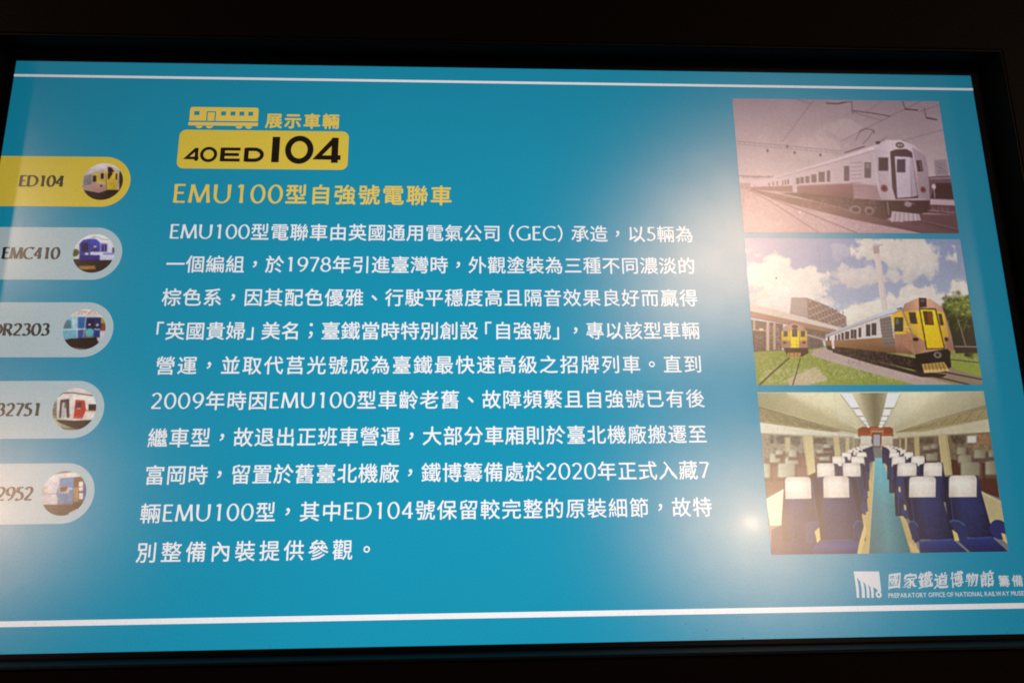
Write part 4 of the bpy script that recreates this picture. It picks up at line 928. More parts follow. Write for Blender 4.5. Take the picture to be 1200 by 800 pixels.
CARRIAGE = [
 ('g',((206,196,166),(188,180,152)),[(-11.4,-6.7),(498.9,-4.6),(483.0,88.2),(-19.1,84.6)]),
 ('p',(186,178,144),[(-3.5,0.9),(77.4,1.2),(189.2,71.6),(184.1,78.6),(-5.8,26.8)]),
 ('p',(214,206,176),[(51.8,1.1),(158.8,1.6),(196.3,65.5),(184.9,71.6)]),
 ('p',(214,206,178),[(266.7,1.2),(375.4,0.9),(236.0,72.0),(230.4,65.7)]),
 ('p',(200,190,160),[(358.0,0.8),(436.5,1.1),(436.4,29.2),(243.6,79.0),(236.0,72.0)]),
 ('p',(160,150,122),[(192.4,1.8),(245.0,2.0),(224.9,65.7),(206.1,65.5)]),
 ('p',(130,120,96),[(210.5,1.8),(228.6,1.9),(218.0,65.6),(212.1,65.6)]),
 ('b',5,[(13.2,3.9),(422.7,5.8),(413.6,62.7),(8.2,60.1)]),
 ('l',(176,166,136),2,[(193.2,1.8),(206.1,65.5)]),
 ('l',(176,166,136),2,[(245.9,2.0),(225.7,65.7)]),
 ('l',(168,158,128),1.6,[(17.6,2.7),(17.9,22.8)]),
 ('l',(176,168,140),1.5,[(126.0,27.5),(177.6,61.2)]),
 ('p',(150,140,108),[(-2.3,26.0),(109.7,59.9),(150.9,71.8),(108.0,76.4),(-2.4,56.7)]),
 ('n',(190,180,140),[(-1.5,26.9),(142.2,73.4)],0.45),
 ('l',(196,188,158),4,[(-2.2,24.4),(109.9,58.3),(180.2,75.3)]),
 ('p',(170,154,116),[(430.8,25.8),(324.3,53.8),(252.7,75.0),(304.3,73.7),(431.1,51.1)]),
 ('n',(196,180,140),[(310.0,32.7),(428.1,67.0)],0.45),
 ('l',(206,196,166),3,[(430.6,27.5),(252.8,74.1)]),
 ('l',(110,100,78),1.6,[(0.6,31.9),(21.5,53.6)]),
 ('l',(110,100,78),1.6,[(21.2,38.0),(41.4,56.8)]),
 ('l',(110,100,78),1.6,[(41.8,44.2),(61.4,60.0)]),
 ('l',(110,100,78),1.6,[(62.4,50.3),(81.4,63.3)]),
 ('l',(110,100,78),1.6,[(82.9,56.5),(101.4,66.5)]),
 ('l',(110,100,78),1.6,[(103.5,62.6),(121.4,69.7)]),
 ('l',(110,100,78),1.6,[(124.0,68.7),(141.4,73.0)]),
 ('l',(124,108,80),1.6,[(427.4,30.8),(406.4,53.5)]),
 ('l',(124,108,80),1.6,[(402.0,37.3),(383.4,56.7)]),
 ('l',(124,108,80),1.6,[(376.8,43.6),(360.5,59.9)]),
 ('l',(124,108,80),1.6,[(351.6,50.0),(337.6,63.1)]),
 ('l',(124,108,80),1.6,[(326.5,56.3),(314.8,66.3)]),
 ('l',(124,108,80),1.6,[(301.5,62.6),(292.0,69.4)]),
 ('p',(210,206,188),[(-2.3,55.1),(108.6,70.7),(181.4,79.4),(180.8,84.4),(107.6,79.7),(-2.3,74.0)]),
 ('p',(200,190,164),[(430.8,52.8),(321.7,72.1),(247.0,79.9),(246.3,84.8),(320.2,82.1),(429.9,74.5)]),
 ('l',(120,108,80),2,[(-2.3,26.0),(109.8,59.1),(180.1,76.1)]),
 ('l',(120,104,76),2,[(432.6,25.8),(324.3,53.8),(252.7,75.0)]),
 ('p',(158,88,56),[(181.1,67.9),(189.1,64.6),(241.2,64.9),(246.8,68.3),(245.7,83.2),(179.3,82.7)]),
 ('p',(186,112,74),[(204.3,66.4),(229.9,66.5),(228.3,78.9),(202.8,78.8)]),
 ('p',(204,200,188),[(184.6,81.1),(204.2,81.2),(202.1,97.7),(182.7,97.5)]),
 ('p',(200,190,172),[(223.7,81.4),(244.2,81.5),(242.4,95.5),(222.0,95.4)]),
 ('p',(120,84,60),[(206.6,75.5),(224.5,75.6),(221.1,101.9),(203.3,101.8)]),
 ('p',(166,166,178),[(209.1,78.8),(221.1,78.9),(218.5,99.5),(206.6,99.4)]),
 ('l',(220,214,206),2.5,[(205.2,73.0),(227.3,73.1)]),
 ('p',(206,170,140),[(221.1,95.4),(242.4,95.5),(240.9,107.0),(219.7,106.8)]),
 ('p',(196,186,160),[(181.3,95.1),(205.0,95.2),(203.6,106.7),(179.9,106.5)]),
 ('p',(146,142,128),[(-0.6,74.1),(82.2,80.4),(178.9,86.0),(178.1,107.3),(145.9,115.2),(96.3,147.1),(-0.8,189.2)]),
 ('p',(118,98,94),[(2.8,121.3),(79.2,109.8),(103.1,122.2),(101.0,142.4),(-0.8,189.2)]),
 ('p',(122,100,96),[(0.3,149.5),(78.0,122.0),(101.0,142.4),(-0.8,189.2)]),
 ('p',(84,86,86),[(16.6,79.1),(43.5,79.3),(42.1,94.0),(15.3,93.8)]),
 ('p',(92,92,90),[(55.2,81.0),(71.2,81.1),(69.7,95.9),(53.7,95.7)]),
 ('p',(90,84,76),[(97.1,83.8),(119.9,83.9),(118.7,94.6),(95.9,94.4)]),
 ('p',(150,156,146),[(23.5,77.5),(28.5,77.5),(27.0,93.9),(22.0,93.9)]),
 ('p',(86,74,60),[(44.4,79.3),(53.6,79.4),(50.7,109.6),(41.5,109.5)]),
 ('n',(170,168,150),[(0.5,75.7),(176.0,110.6)],0.5),
 ('n',(80,74,68),[(0.3,78.6),(174.6,122.8)],0.45),
 ('p',(176,170,140),[(44.1,81.8),(53.4,81.8),(50.7,109.6),(41.5,109.5)]),
 ('p',(130,116,98),[(429.8,75.4),(346.3,79.8),(246.9,86.5),(242.5,107.8),(272.8,116.3),(331.8,149.3),(426.8,193.8)]),
 ('p',(92,60,50),[(344.1,124.2),(428.2,133.1),(427.6,193.8),(390.6,181.4),(344.1,152.7)]),
 ('p',(90,78,66),[(354.7,81.5),(380.5,81.7),(378.2,96.6),(352.5,96.4)]),
 ('p',(100,90,74),[(295.0,85.2),(319.8,85.4),(318.2,96.1),(293.5,95.9)]),
 ('n',(164,150,124),[(252.6,75.8),(435.8,112.7)],0.45),
 ('n',(76,60,50),[(252.0,80.3),(433.8,125.0)],0.4),
 ('p',(150,112,82),[(406.6,80.2),(427.3,80.3),(424.6,96.9),(403.9,96.7)]),
 ('n',(190,150,110),[(389.8,77.2),(425.1,112.6)],0.6),
 ('p',(216,206,196),[(384.6,82.5),(401.9,82.6),(399.9,95.1),(382.7,94.9)]),
 ('p',(104,84,80),[(11.8,113.7),(36.0,113.9),(35.8,134.1),(10.8,133.9)]),
 ('p',(170,174,160),[(15.0,111.3),(30.0,111.4),(31.9,113.9),(30.6,127.6),(11.4,127.5),(12.7,113.7)]),
 ('s',(1.08,1.0,0.86),[(14.1,111.3),(30.8,111.4),(30.6,127.6),(11.4,127.5)],'x'),
 ('p',(104,84,80),[(39.7,120.0),(68.9,120.3),(68.9,137.2),(38.9,137.0)]),
 ('p',(170,174,160),[(42.8,117.6),(62.9,117.8),(64.7,120.2),(63.7,130.7),(39.5,130.5),(40.5,120.0)]),
 ('s',(1.08,1.0,0.86),[(42.0,117.6),(63.7,117.8),(63.7,130.7),(39.5,130.5)],'x'),
 ('p',(104,84,80),[(25.2,131.2),(61.1,131.5),(59.9,160.4),(23.4,160.1)]),
 ('p',(170,174,160),[(28.4,128.8),(55.1,129.0),(56.9,131.5),(54.7,154.0),(24.0,153.7),(26.1,131.2)]),
 ('s',(1.08,1.0,0.86),[(27.5,128.8),(55.9,129.1),(54.7,154.0),(24.0,153.7)],'x'),
 ('p',(104,84,80),[(-2.3,131.8),(16.0,131.9),(15.0,160.8),(-4.0,160.6)]),
 ('p',(170,174,160),[(0.8,129.4),(10.0,129.5),(11.8,131.9),(9.8,154.3),(-3.4,154.2),(-1.5,131.8)]),
 ('s',(1.08,1.0,0.86),[(-0.0,129.4),(10.8,129.5),(9.8,154.3),(-3.4,154.2)],'x'),
 ('p',(104,84,80),[(47.1,107.9),(66.8,108.1),(66.8,124.3),(46.4,124.1)]),
 ('p',(170,174,160),[(50.3,105.5),(60.7,105.6),(62.6,108.0),(61.6,117.8),(47.0,117.7),(47.9,107.9)]),
 ('s',(1.08,1.0,0.86),[(49.4,105.5),(61.6,105.6),(61.6,117.8),(47.0,117.7)],'x'),
 ('p',(104,84,80),[(23.2,107.7),(41.6,107.9),(42.2,120.0),(22.9,119.9)]),
 ('p',(170,174,160),[(26.4,105.3),(35.6,105.4),(37.5,107.8),(36.9,113.5),(23.5,113.4),(24.1,107.7)]),
 ('s',(1.08,1.0,0.86),[(25.6,105.3),(36.4,105.4),(36.9,113.5),(23.5,113.4)],'x'),
 ('p',(104,84,80),[(103.2,113.7),(127.6,113.8),(127.3,131.3),(102.2,131.1)]),
 ('p',(170,174,160),[(106.4,111.2),(121.5,111.4),(123.3,113.8),(122.1,124.8),(102.9,124.6),(104.0,113.7)]),
 ('s',(1.08,1.0,0.86),[(105.5,111.2),(122.4,111.4),(122.1,124.8),(102.9,124.6)],'x'),
 ('p',(104,84,80),[(98.7,108.3),(118.0,108.5),(118.7,118.2),(98.5,118.1)]),
 ('p',(170,174,160),[(101.9,105.9),(112.0,106.0),(113.8,108.4),(113.5,111.7),(99.2,111.6),(99.5,108.3)]),
 ('s',(1.08,1.0,0.86),[(101.1,105.9),(112.8,106.0),(113.5,111.7),(99.2,111.6)],'x'),
 ('p',(104,84,80),[(113.4,104.4),(134.5,104.5),(134.8,116.8),(113.0,116.6)]),
 ('p',(170,174,160),[(116.6,101.9),(128.4,102.0),(130.3,104.5),(129.6,110.2),(113.7,110.1),(114.3,104.4)]),
 ('s',(1.08,1.0,0.86),[(115.8,101.9),(129.3,102.0),(129.6,110.2),(113.7,110.1)],'x'),
 ('p',(104,84,80),[(112.4,98.2),(131.0,98.4),(131.5,108.6),(112.1,108.4)]),
 ('p',(170,174,160),[(115.6,95.8),(124.9,95.9),(126.7,98.3),(126.3,102.0),(112.8,101.9),(113.2,98.2)]),
 ('s',(1.08,1.0,0.86),[(114.8,95.8),(125.7,95.9),(126.3,102.0),(112.8,101.9)],'x'),
 ('p',(104,84,80),[(302.0,114.0),(328.4,114.3),(327.4,133.0),(300.2,132.8)]),
 ('p',(158,150,128),[(305.4,111.6),(322.4,111.8),(324.2,114.2),(322.4,126.5),(301.2,126.3),(302.9,114.1)]),
 ('s',(1.08,1.0,0.86),[(304.5,111.6),(323.3,111.8),(322.4,126.5),(301.2,126.3)],'x'),
 ('p',(104,84,80),[(297.3,102.5),(317.3,102.7),(317.4,114.2),(296.5,114.0)]),
 ('p',(158,150,128),[(300.6,100.1),(311.2,100.2),(313.0,102.6),(312.3,107.6),(297.4,107.5),(298.1,102.5)]),
 ('s',(1.08,1.0,0.86),[(299.7,100.1),(312.1,100.2),(312.3,107.6),(297.4,107.5)],'x'),
 ('p',(104,84,80),[(312.6,99.4),(330.6,99.5),(330.5,111.8),(311.7,111.7)]),
 ('p',(158,150,128),[(316.0,96.9),(324.5,97.0),(326.3,99.5),(325.5,105.2),(312.7,105.1),(313.5,99.4)]),
 ('s',(1.08,1.0,0.86),[(315.1,96.9),(325.4,97.0),(325.5,105.2),(312.7,105.1)],'x'),
 ('p',(104,84,80),[(361.0,105.5),(383.2,105.7),(382.3,122.9),(359.2,122.7)]),
 ('p',(158,150,128),[(364.3,103.0),(377.2,103.1),(378.9,105.6),(377.3,116.3),(360.2,116.2),(361.8,105.5)]),
 ('s',(1.08,1.0,0.86),[(363.5,103.0),(378.0,103.1),(377.3,116.3),(360.2,116.2)],'x'),
 ('p',(104,84,80),[(392.3,110.7),(418.9,110.9),(417.6,129.7),(390.2,129.5)]),
 ('p',(158,150,128),[(395.7,108.2),(412.8,108.4),(414.6,110.8),(412.6,123.2),(391.2,123.0),(393.2,110.7)]),
 ('s',(1.08,1.0,0.86),[(394.8,108.2),(413.7,108.4),(412.6,123.2),(391.2,123.0)],'x'),
 ('p',(104,84,80),[(361.0,119.4),(390.9,119.7),(389.9,137.3),(359.2,137.0)]),
 ('p',(158,150,128),[(364.3,117.0),(384.9,117.2),(386.6,119.7),(384.9,130.7),(360.2,130.5),(361.8,119.5)]),
 ('s',(1.08,1.0,0.86),[(363.5,117.0),(385.7,117.2),(384.9,130.7),(360.2,130.5)],'x'),
 ('p',(104,84,80),[(364.2,132.1),(404.7,132.5),(402.0,160.5),(360.8,160.1)]),
 ('p',(158,150,128),[(367.5,129.7),(398.7,130.0),(400.4,132.5),(397.0,154.0),(361.8,153.7),(365.0,132.1)]),
 ('s',(1.08,1.0,0.86),[(366.7,129.7),(399.6,130.0),(397.0,154.0),(361.8,153.7)],'x'),
 ('p',(104,84,80),[(410.5,131.3),(437.0,131.5),(434.2,159.2),(406.9,158.9)]),
 ('p',(158,150,128),[(413.9,128.9),(431.0,129.0),(432.7,131.5),(429.2,152.7),(407.9,152.5),(411.3,131.3)]),
 ('s',(1.08,1.0,0.86),[(413.0,128.9),(431.8,129.0),(429.2,152.7),(407.9,152.5)],'x'),
 ('p',(104,84,80),[(420.2,110.9),(433.9,111.0),(433.0,127.4),(418.4,127.3)]),
 ('p',(158,150,128),[(423.6,108.5),(427.9,108.5),(429.6,111.0),(428.0,120.8),(419.4,120.8),(421.0,110.9)]),
 ('s',(1.08,1.0,0.86),[(422.7,108.4),(428.7,108.5),(428.0,120.8),(419.4,120.8)],'x'),
 ('b',1.1,[(0.2,74.9),(170.3,159.1)]),
 ('b',1.1,[(252.5,76.6),(429.3,165.6)]),
 ('p',(196,184,146),[(76.5,78.7),(94.9,80.5),(93.9,153.5),(78.9,153.4)]),
 ('l',(150,136,100),2,[(78.9,79.5),(80.1,150.2)]),
 ('p',(190,176,134),[(132.8,81.6),(143.7,82.5),(143.7,120.5),(132.7,120.4)]),
 ('p',(190,176,136),[(156.3,83.4),(163.1,83.4),(160.0,110.4),(153.2,110.4)]),
 ('p',(176,160,124),[(169.8,84.3),(173.2,84.3),(170.6,106.4),(167.2,106.4)]),
 ('p',(192,176,132),[(330.0,79.6),(347.2,79.8),(346.6,152.7),(328.0,152.5)]),
 ('l',(140,122,86),2,[(344.5,80.6),(344.3,151.1)]),
 ('p',(184,168,128),[(284.2,82.6),(293.6,82.7),(290.3,118.9),(280.9,118.8)]),
 ('p',(186,170,132),[(266.9,84.2),(271.2,84.2),(268.1,107.2),(263.8,107.2)]),
 ('p',(180,164,126),[(256.5,84.9),(259.1,84.9),(256.2,107.1),(253.6,107.1)]),
 ('p',(220,212,190),[(-1.0,191.6),(32.0,174.5),(100.1,150.4),(90.9,237.3),(2.7,237.0)]),
 ('l',(238,232,214),3,[(-1.3,195.5),(31.7,177.7)]),
 ('p',(70,50,56),[(74.8,153.4),(101.0,142.4),(105.0,182.4),(76.0,182.1)]),
 ('p',(190,176,138),[(394.1,180.6),(430.8,200.2),(430.7,241.5),(398.6,237.1),(335.6,152.6)]),
 ('l',(214,202,172),3,[(393.7,183.0),(430.4,202.6)]),
 ('s',(0.84,1.0,1.06,1.0),[(-3.5,0.9),(158.8,1.6),(196.3,65.5),(184.1,78.6),(-5.8,26.8)],'x'),
 ('s',(1.0,1.05,0.95,0.86),[(436.5,1.1),(266.7,1.2),(230.4,65.7),(243.6,79.0),(436.4,29.2)],'x'),
 ('s',(1.04,0.9),[(-3.5,0.9),(436.5,1.1),(433.0,50.3),(252.6,76.2),(180.2,75.7),(-5.8,51.8)],'y'),
 ('p',(92,152,158),[(206.5,121.0),(220.4,121.1),(251.0,289.0),(174.6,288.7)]),
 ('p',(190,170,122),[(202.3,123.8),(206.5,121.0),(175.8,288.7),(151.6,288.3),(179.0,191.1)]),
 ('l',(226,212,168),2.5,[(205.1,125.1),(191.3,199.2),(174.7,287.9)]),
 ('p',(190,170,122),[(220.4,121.1),(224.3,124.0),(237.4,191.7),(267.5,289.2),(251.0,289.0)]),
 ('l',(222,206,160),2,[(221.6,125.2),(242.6,215.6),(266.7,289.2)]),
 ('p',(84,138,146),[(206.5,121.0),(220.4,121.1),(251.0,289.0),(174.6,288.7)]),
 ('s',(1.25,1.0,0.92),[(206.5,121.0),(220.4,121.1),(251.0,289.0),(174.6,288.7)],'y'),
 ('s',(0.9,1.12,0.95),[(206.5,121.0),(220.4,121.1),(251.0,289.0),(174.6,288.7)],'x'),
 ('n',(116,160,162),[(204.1,123.0),(224.7,288.6)],0.3),
 ('p',(46,52,92),[(187.5,99.6),(204.9,99.8),(205.7,127.1),(187.2,122.9)]),
 ('p',(222,212,202),[(187.6,98.4),(192.3,98.4),(192.2,102.9),(187.1,102.9)]),
 ('p',(222,212,202),[(194.4,98.4),(199.9,98.5),(199.8,103.0),(193.9,102.9)]),
 ('p',(46,52,92),[(221.8,99.9),(238.4,100.0),(236.2,123.3),(218.7,131.3)]),
 ('p',(222,212,202),[(232.6,98.7),(237.7,98.8),(237.5,103.3),(232.0,103.2)]),
 ('p',(222,212,202),[(225.4,98.7),(230.9,98.7),(230.7,103.2),(224.8,103.2)]),
 ('p',(46,52,92),[(180.6,100.8),(200.9,101.0),(201.8,128.3),(180.3,124.0)]),
 ('p',(222,212,202),[(180.7,99.6),(186.6,99.6),(186.4,104.9),(180.1,104.9)]),
 ('p',(222,212,202),[(189.2,99.6),(196.0,99.7),(195.7,105.0),(188.5,105.0)]),
 ('p',(46,52,92),[(225.5,101.1),(245.0,101.3),(242.8,124.6),(222.3,132.5)]),
 ('p',(222,212,202),[(238.4,100.0),(244.3,100.1),(244.1,105.4),(237.7,105.3)]),
 ('p',(222,212,202),[(229.0,99.9),(235.8,100.0),(235.6,105.3),(228.4,105.3)]),
 ('p',(46,52,92),[(173.6,102.4),(195.6,102.6),(196.5,129.9),(173.4,125.6)]),
 ('p',(222,212,202),[(173.8,101.2),(180.5,101.2),(180.2,107.7),(173.0,107.7)]),
 ('p',(222,212,202),[(183.1,101.2),(190.7,101.3),(190.3,107.8),(182.3,107.8)]),
 ('p',(46,52,92),[(228.7,102.8),(252.4,103.0),(250.2,126.3),(225.5,134.2)]),
 ('p',(222,212,202),[(245.0,101.7),(251.8,101.8),(251.3,108.3),(244.1,108.3)]),
 ('p',(222,212,202),[(232.2,101.6),(240.7,101.7),(240.3,108.2),(231.4,108.2)]),
 ('p',(46,52,92),[(165.8,104.4),(190.3,104.6),(191.2,131.9),(165.6,127.6)]),
 ('p',(222,212,202),[(165.9,103.1),(172.7,103.2),(172.1,111.4),(165.0,111.3)]),
 ('p',(222,212,202),[(176.0,103.2),(185.4,103.3),(184.8,111.5),(175.1,111.4)]),
 ('p',(46,52,92),[(231.0,104.9),(259.8,105.1),(257.6,128.4),(227.8,136.2)]),
 ('p',(222,212,202),[(251.1,103.8),(259.1,103.9),(258.5,112.1),(250.0,112.0)]),
 ('p',(222,212,202),[(234.5,103.7),(244.7,103.8),(244.1,111.9),(233.5,111.9)]),
 ('p',(46,52,92),[(157.9,106.8),(183.2,107.0),(184.2,134.2),(157.7,129.9)]),
 ('p',(222,212,202),[(158.0,105.5),(166.5,105.6),(165.7,115.8),(156.8,115.7)]),
 ('p',(222,212,202),[(168.2,105.6),(178.3,105.7),(177.5,115.9),(167.0,115.8)]),
 ('p',(46,52,92),[(232.3,107.3),(266.3,107.6),(264.0,130.9),(229.2,138.7)]),
 ('p',(222,212,202),[(255.4,106.3),(265.6,106.4),(264.7,116.6),(254.1,116.5)]),
 ('p',(222,212,202),[(235.9,106.1),(248.6,106.2),(247.7,116.5),(234.6,116.4)]),
 ('p',(28,32,68),[(144.4,114.0),(148.9,111.6),(166.3,111.7),(167.6,117.4),(162.9,151.0),(137.7,150.7)]),
 ('p',(46,54,94),[(145.0,112.4),(164.4,112.5),(158.6,150.9),(140.2,150.8)]),
 ('s',(1.25,1.0,0.82),[(145.0,112.4),(164.4,112.5),(158.6,150.9),(140.2,150.8)],'y'),
 ('s',(0.8,1.15,1.1,0.85),[(145.0,112.4),(164.4,112.5),(158.6,150.9),(140.2,150.8)],'x'),
 ('l',(52,92,146),3,[(165.2,116.6),(160.8,146.9)]),
 ('p',(222,212,202),[(147.5,110.8),(161.4,110.5),(162.6,111.3),(163.1,112.8),(163.0,124.3),(144.9,124.6),(145.4,112.6),(146.2,111.2)]),
 ('s',(0.9,1.05,1.02,0.9),[(144.0,110.3),(165.0,110.5),(163.3,125.1),(142.3,124.9)],'x'),
 ('s',(0.92,1.05,1.0,0.94),[(144.0,110.3),(165.0,110.5),(163.3,125.1),(142.3,124.9)],'y'),
 ('l',(180,168,162),1.5,[(144.0,124.6),(162.2,124.3)]),
 ('n',(232,226,220),[(147.1,112.0),(160.2,123.1)],0.35),
 ('p',(28,32,68),[(171.8,113.8),(176.3,111.4),(194.8,111.5),(196.2,117.3),(191.5,159.3),(164.4,159.0)]),
 ('p',(46,54,94),[(172.5,112.2),(192.7,112.3),(187.0,159.3),(166.9,159.1)]),
 ('s',(1.25,1.0,0.82),[(172.5,112.2),(192.7,112.3),(187.0,159.3),(166.9,159.1)],'y'),
 ('s',(0.8,1.15,1.1,0.85),[(172.5,112.2),(192.7,112.3),(187.0,159.3),(166.9,159.1)],'x'),
 ('l',(52,92,146),3,[(193.5,116.4),(189.2,155.3)]),
 ('p',(222,212,202),[(175.1,110.6),(189.7,110.3),(190.9,111.2),(191.4,112.7),(191.4,123.3),(172.4,123.6),(172.8,112.5),(173.7,111.0)]),
 ('s',(0.9,1.05,1.02,0.9),[(171.4,110.1),(193.4,110.3),(191.7,124.1),(169.8,124.0)],'x'),
 ('s',(0.92,1.05,1.0,0.94),[(171.4,110.1),(193.4,110.3),(191.7,124.1),(169.8,124.0)],'y'),
 ('l',(180,168,162),1.5,[(171.5,123.6),(190.5,123.3)]),
 ('n',(232,226,220),[(174.6,111.8),(188.6,122.1)],0.35),
 ('p',(28,32,68),[(256.8,114.5),(264.8,112.1),(280.1,112.2),(280.6,118.0),(278.9,152.1),(254.7,151.8)]),
 ('p',(46,54,94),[(260.9,112.9),(280.5,113.1),(274.7,152.0),(257.8,151.9)]),
 ('s',(1.25,1.0,0.82),[(260.9,112.9),(280.5,113.1),(274.7,152.0),(257.8,151.9)],'y'),
 ('s',(0.8,1.15,1.1,0.85),[(260.9,112.9),(280.5,113.1),(274.7,152.0),(257.8,151.9)],'x'),
 ('l',(52,92,146),3,[(259.1,117.0),(258.4,147.8)]),
 ('p',(222,212,202),[(263.5,111.3),(277.5,111.0),(278.7,111.9),(279.1,113.3),(277.3,123.6),(259.0,123.9),(261.3,113.2),(262.1,111.7)]),
 ('s',(0.9,1.05,1.02,0.9),[(259.9,110.8),(281.2,111.0),(279.3,124.5),(258.1,124.3)],'x'),
 ('s',(0.92,1.05,1.0,0.94),[(259.9,110.8),(281.2,111.0),(279.3,124.5),(258.1,124.3)],'y'),
 ('l',(180,168,162),1.5,[(259.9,123.9),(278.2,123.7)]),
 ('n',(232,226,220),[(263.1,112.5),(276.2,122.4)],0.35),
 ('p',(28,32,68),[(230.0,114.3),(238.1,111.9),(253.8,112.0),(254.3,117.7),(250.0,159.9),(224.1,159.6)]),
 ('p',(46,54,94),[(234.2,112.7),(254.1,112.8),(245.8,159.8),(227.3,159.6)]),
 ('s',(1.25,1.0,0.82),[(234.2,112.7),(254.1,112.8),(245.8,159.8),(227.3,159.6)],'y'),
 ('s',(0.8,1.15,1.1,0.85),[(234.2,112.7),(254.1,112.8),(245.8,159.8),(227.3,159.6)],'x'),
 ('l',(52,92,146),3,[(232.4,116.7),(227.8,155.6)]),
 ('p',(222,212,202),[(236.8,111.1),(251.1,110.8),(252.3,111.7),(252.8,113.1),(251.0,123.4),(232.4,123.7),(234.6,113.0),(235.4,111.5)]),
 ('s',(0.9,1.05,1.02,0.9),[(233.2,110.6),(254.8,110.8),(253.0,124.3),(231.5,124.1)],'x'),
 ('s',(0.92,1.05,1.0,0.94),[(233.2,110.6),(254.8,110.8),(253.0,124.3),(231.5,124.1)],'y'),
 ('l',(180,168,162),1.5,[(233.2,123.7),(251.9,123.4)]),
 ('n',(232,226,220),[(236.4,112.3),(249.9,122.2)],0.35),
 ('p',(28,32,68),[(126.4,120.7),(130.8,118.3),(154.7,118.5),(156.6,124.3),(154.4,162.9),(117.2,162.6)]),
 ('p',(46,54,94),[(127.0,119.1),(151.8,119.3),(148.9,162.9),(119.7,162.6)]),
 ('s',(1.25,1.0,0.82),[(127.0,119.1),(151.8,119.3),(148.9,162.9),(119.7,162.6)],'y'),
 ('s',(0.8,1.15,1.1,0.85),[(127.0,119.1),(151.8,119.3),(148.9,162.9),(119.7,162.6)],'x'),
 ('l',(52,92,146),3,[(152.6,123.4),(151.0,158.9)]),
 ('p',(222,212,202),[(130.1,117.5),(148.2,117.3),(149.8,118.3),(150.4,120.2),(150.0,134.7),(126.5,134.9),(127.3,120.0),(128.4,118.1)]),
 ('s',(0.9,1.05,1.02,0.9),[(125.9,117.1),(152.4,117.3),(150.4,135.5),(123.9,135.3)],'x'),
 ('s',(0.92,1.05,1.0,0.94),[(125.9,117.1),(152.4,117.3),(150.4,135.5),(123.9,135.3)],'y'),
 ('l',(180,168,162),1.5,[(125.6,134.9),(149.2,134.7)]),
 ('n',(232,226,220),[(129.1,118.7),(147.2,133.5)],0.35),
 ('p',(28,32,68),[(161.3,121.0),(165.8,118.6),(190.7,118.8),(192.6,124.6),(188.3,179.3),(152.9,178.9)]),
 ('p',(46,54,94),[(161.9,119.4),(187.6,119.6),(182.5,179.2),(155.4,178.9)]),
 ('s',(1.25,1.0,0.82),[(161.9,119.4),(187.6,119.6),(182.5,179.2),(155.4,178.9)],'y'),
 ('s',(0.8,1.15,1.1,0.85),[(161.9,119.4),(187.6,119.6),(182.5,179.2),(155.4,178.9)],'x'),
 ('l',(52,92,146),3,[(188.4,123.7),(184.7,175.2)]),
 ('p',(222,212,202),[(165.1,117.8),(183.9,117.6),(185.6,118.6),(186.2,120.5),(185.7,135.5),(161.3,135.6),(162.2,120.3),(163.3,118.4)]),
 ('s',(0.9,1.05,1.02,0.9),[(160.9,117.4),(188.3,117.6),(186.0,136.3),(158.7,136.0)],'x'),
 ('s',(0.92,1.05,1.0,0.94),[(160.9,117.4),(188.3,117.6),(186.0,136.3),(158.7,136.0)],'y'),
 ('l',(180,168,162),1.5,[(160.4,135.6),(184.9,135.4)]),
 ('n',(232,226,220),[(164.0,119.0),(182.9,134.2)],0.35),
 ('p',(28,32,68),[(268.2,121.5),(277.9,119.2),(300.0,119.3),(300.5,125.1),(302.1,164.4),(267.1,164.0)]),
 ('p',(46,54,94),[(274.0,119.9),(300.3,120.2),(297.9,164.3),(271.4,164.1)]),
 ('s',(1.25,1.0,0.82),[(274.0,119.9),(300.3,120.2),(297.9,164.3),(271.4,164.1)],'y'),
 ('s',(0.8,1.15,1.1,0.85),[(274.0,119.9),(300.3,120.2),(297.9,164.3),(271.4,164.1)],'x'),
 ('l',(52,92,146),3,[(272.2,124.0),(271.9,160.1)]),
 ('p',(222,212,202),[(277.3,118.3),(296.6,118.1),(298.3,119.2),(298.9,121.1),(296.5,135.6),(271.4,135.8),(274.3,120.9),(275.4,119.0)]),
 ('s',(0.9,1.05,1.02,0.9),[(273.0,117.9),(301.0,118.1),(298.5,136.4),(270.5,136.2)],'x'),
 ('s',(0.92,1.05,1.0,0.94),[(273.0,117.9),(301.0,118.1),(298.5,136.4),(270.5,136.2)],'y'),
 ('l',(180,168,162),1.5,[(272.3,135.8),(297.3,135.6)]),
 ('n',(232,226,220),[(276.2,119.6),(295.4,134.4)],0.35),
 ('p',(28,32,68),[(232.2,121.6),(241.8,119.3),(263.9,119.5),(264.4,125.2),(263.6,184.0),(225.0,183.6)]),
 ('p',(46,54,94),[(237.9,120.1),(264.2,120.3),(259.4,184.0),(229.2,183.7)]),
 ('s',(1.25,1.0,0.82),[(237.9,120.1),(264.2,120.3),(259.4,184.0),(229.2,183.7)],'y'),
 ('s',(0.8,1.15,1.1,0.85),[(237.9,120.1),(264.2,120.3),(259.4,184.0),(229.2,183.7)],'x'),
 ('l',(52,92,146),3,[(236.1,124.1),(229.8,179.7)]),
 ('p',(222,212,202),[(241.2,118.5),(260.5,118.2),(262.1,119.3),(262.8,121.2),(260.4,136.1),(235.4,136.3),(238.2,121.0),(239.4,119.1)]),
 ('s',(0.9,1.05,1.02,0.9),[(236.9,118.0),(264.9,118.2),(262.4,136.9),(234.5,136.7)],'x'),
 ('s',(0.92,1.05,1.0,0.94),[(236.9,118.0),(264.9,118.2),(262.4,136.9),(234.5,136.7)],'y'),
 ('l',(180,168,162),1.5,[(236.2,136.3),(261.2,136.1)]),
 ('n',(232,226,220),[(240.1,119.7),(259.3,134.9)],0.35),
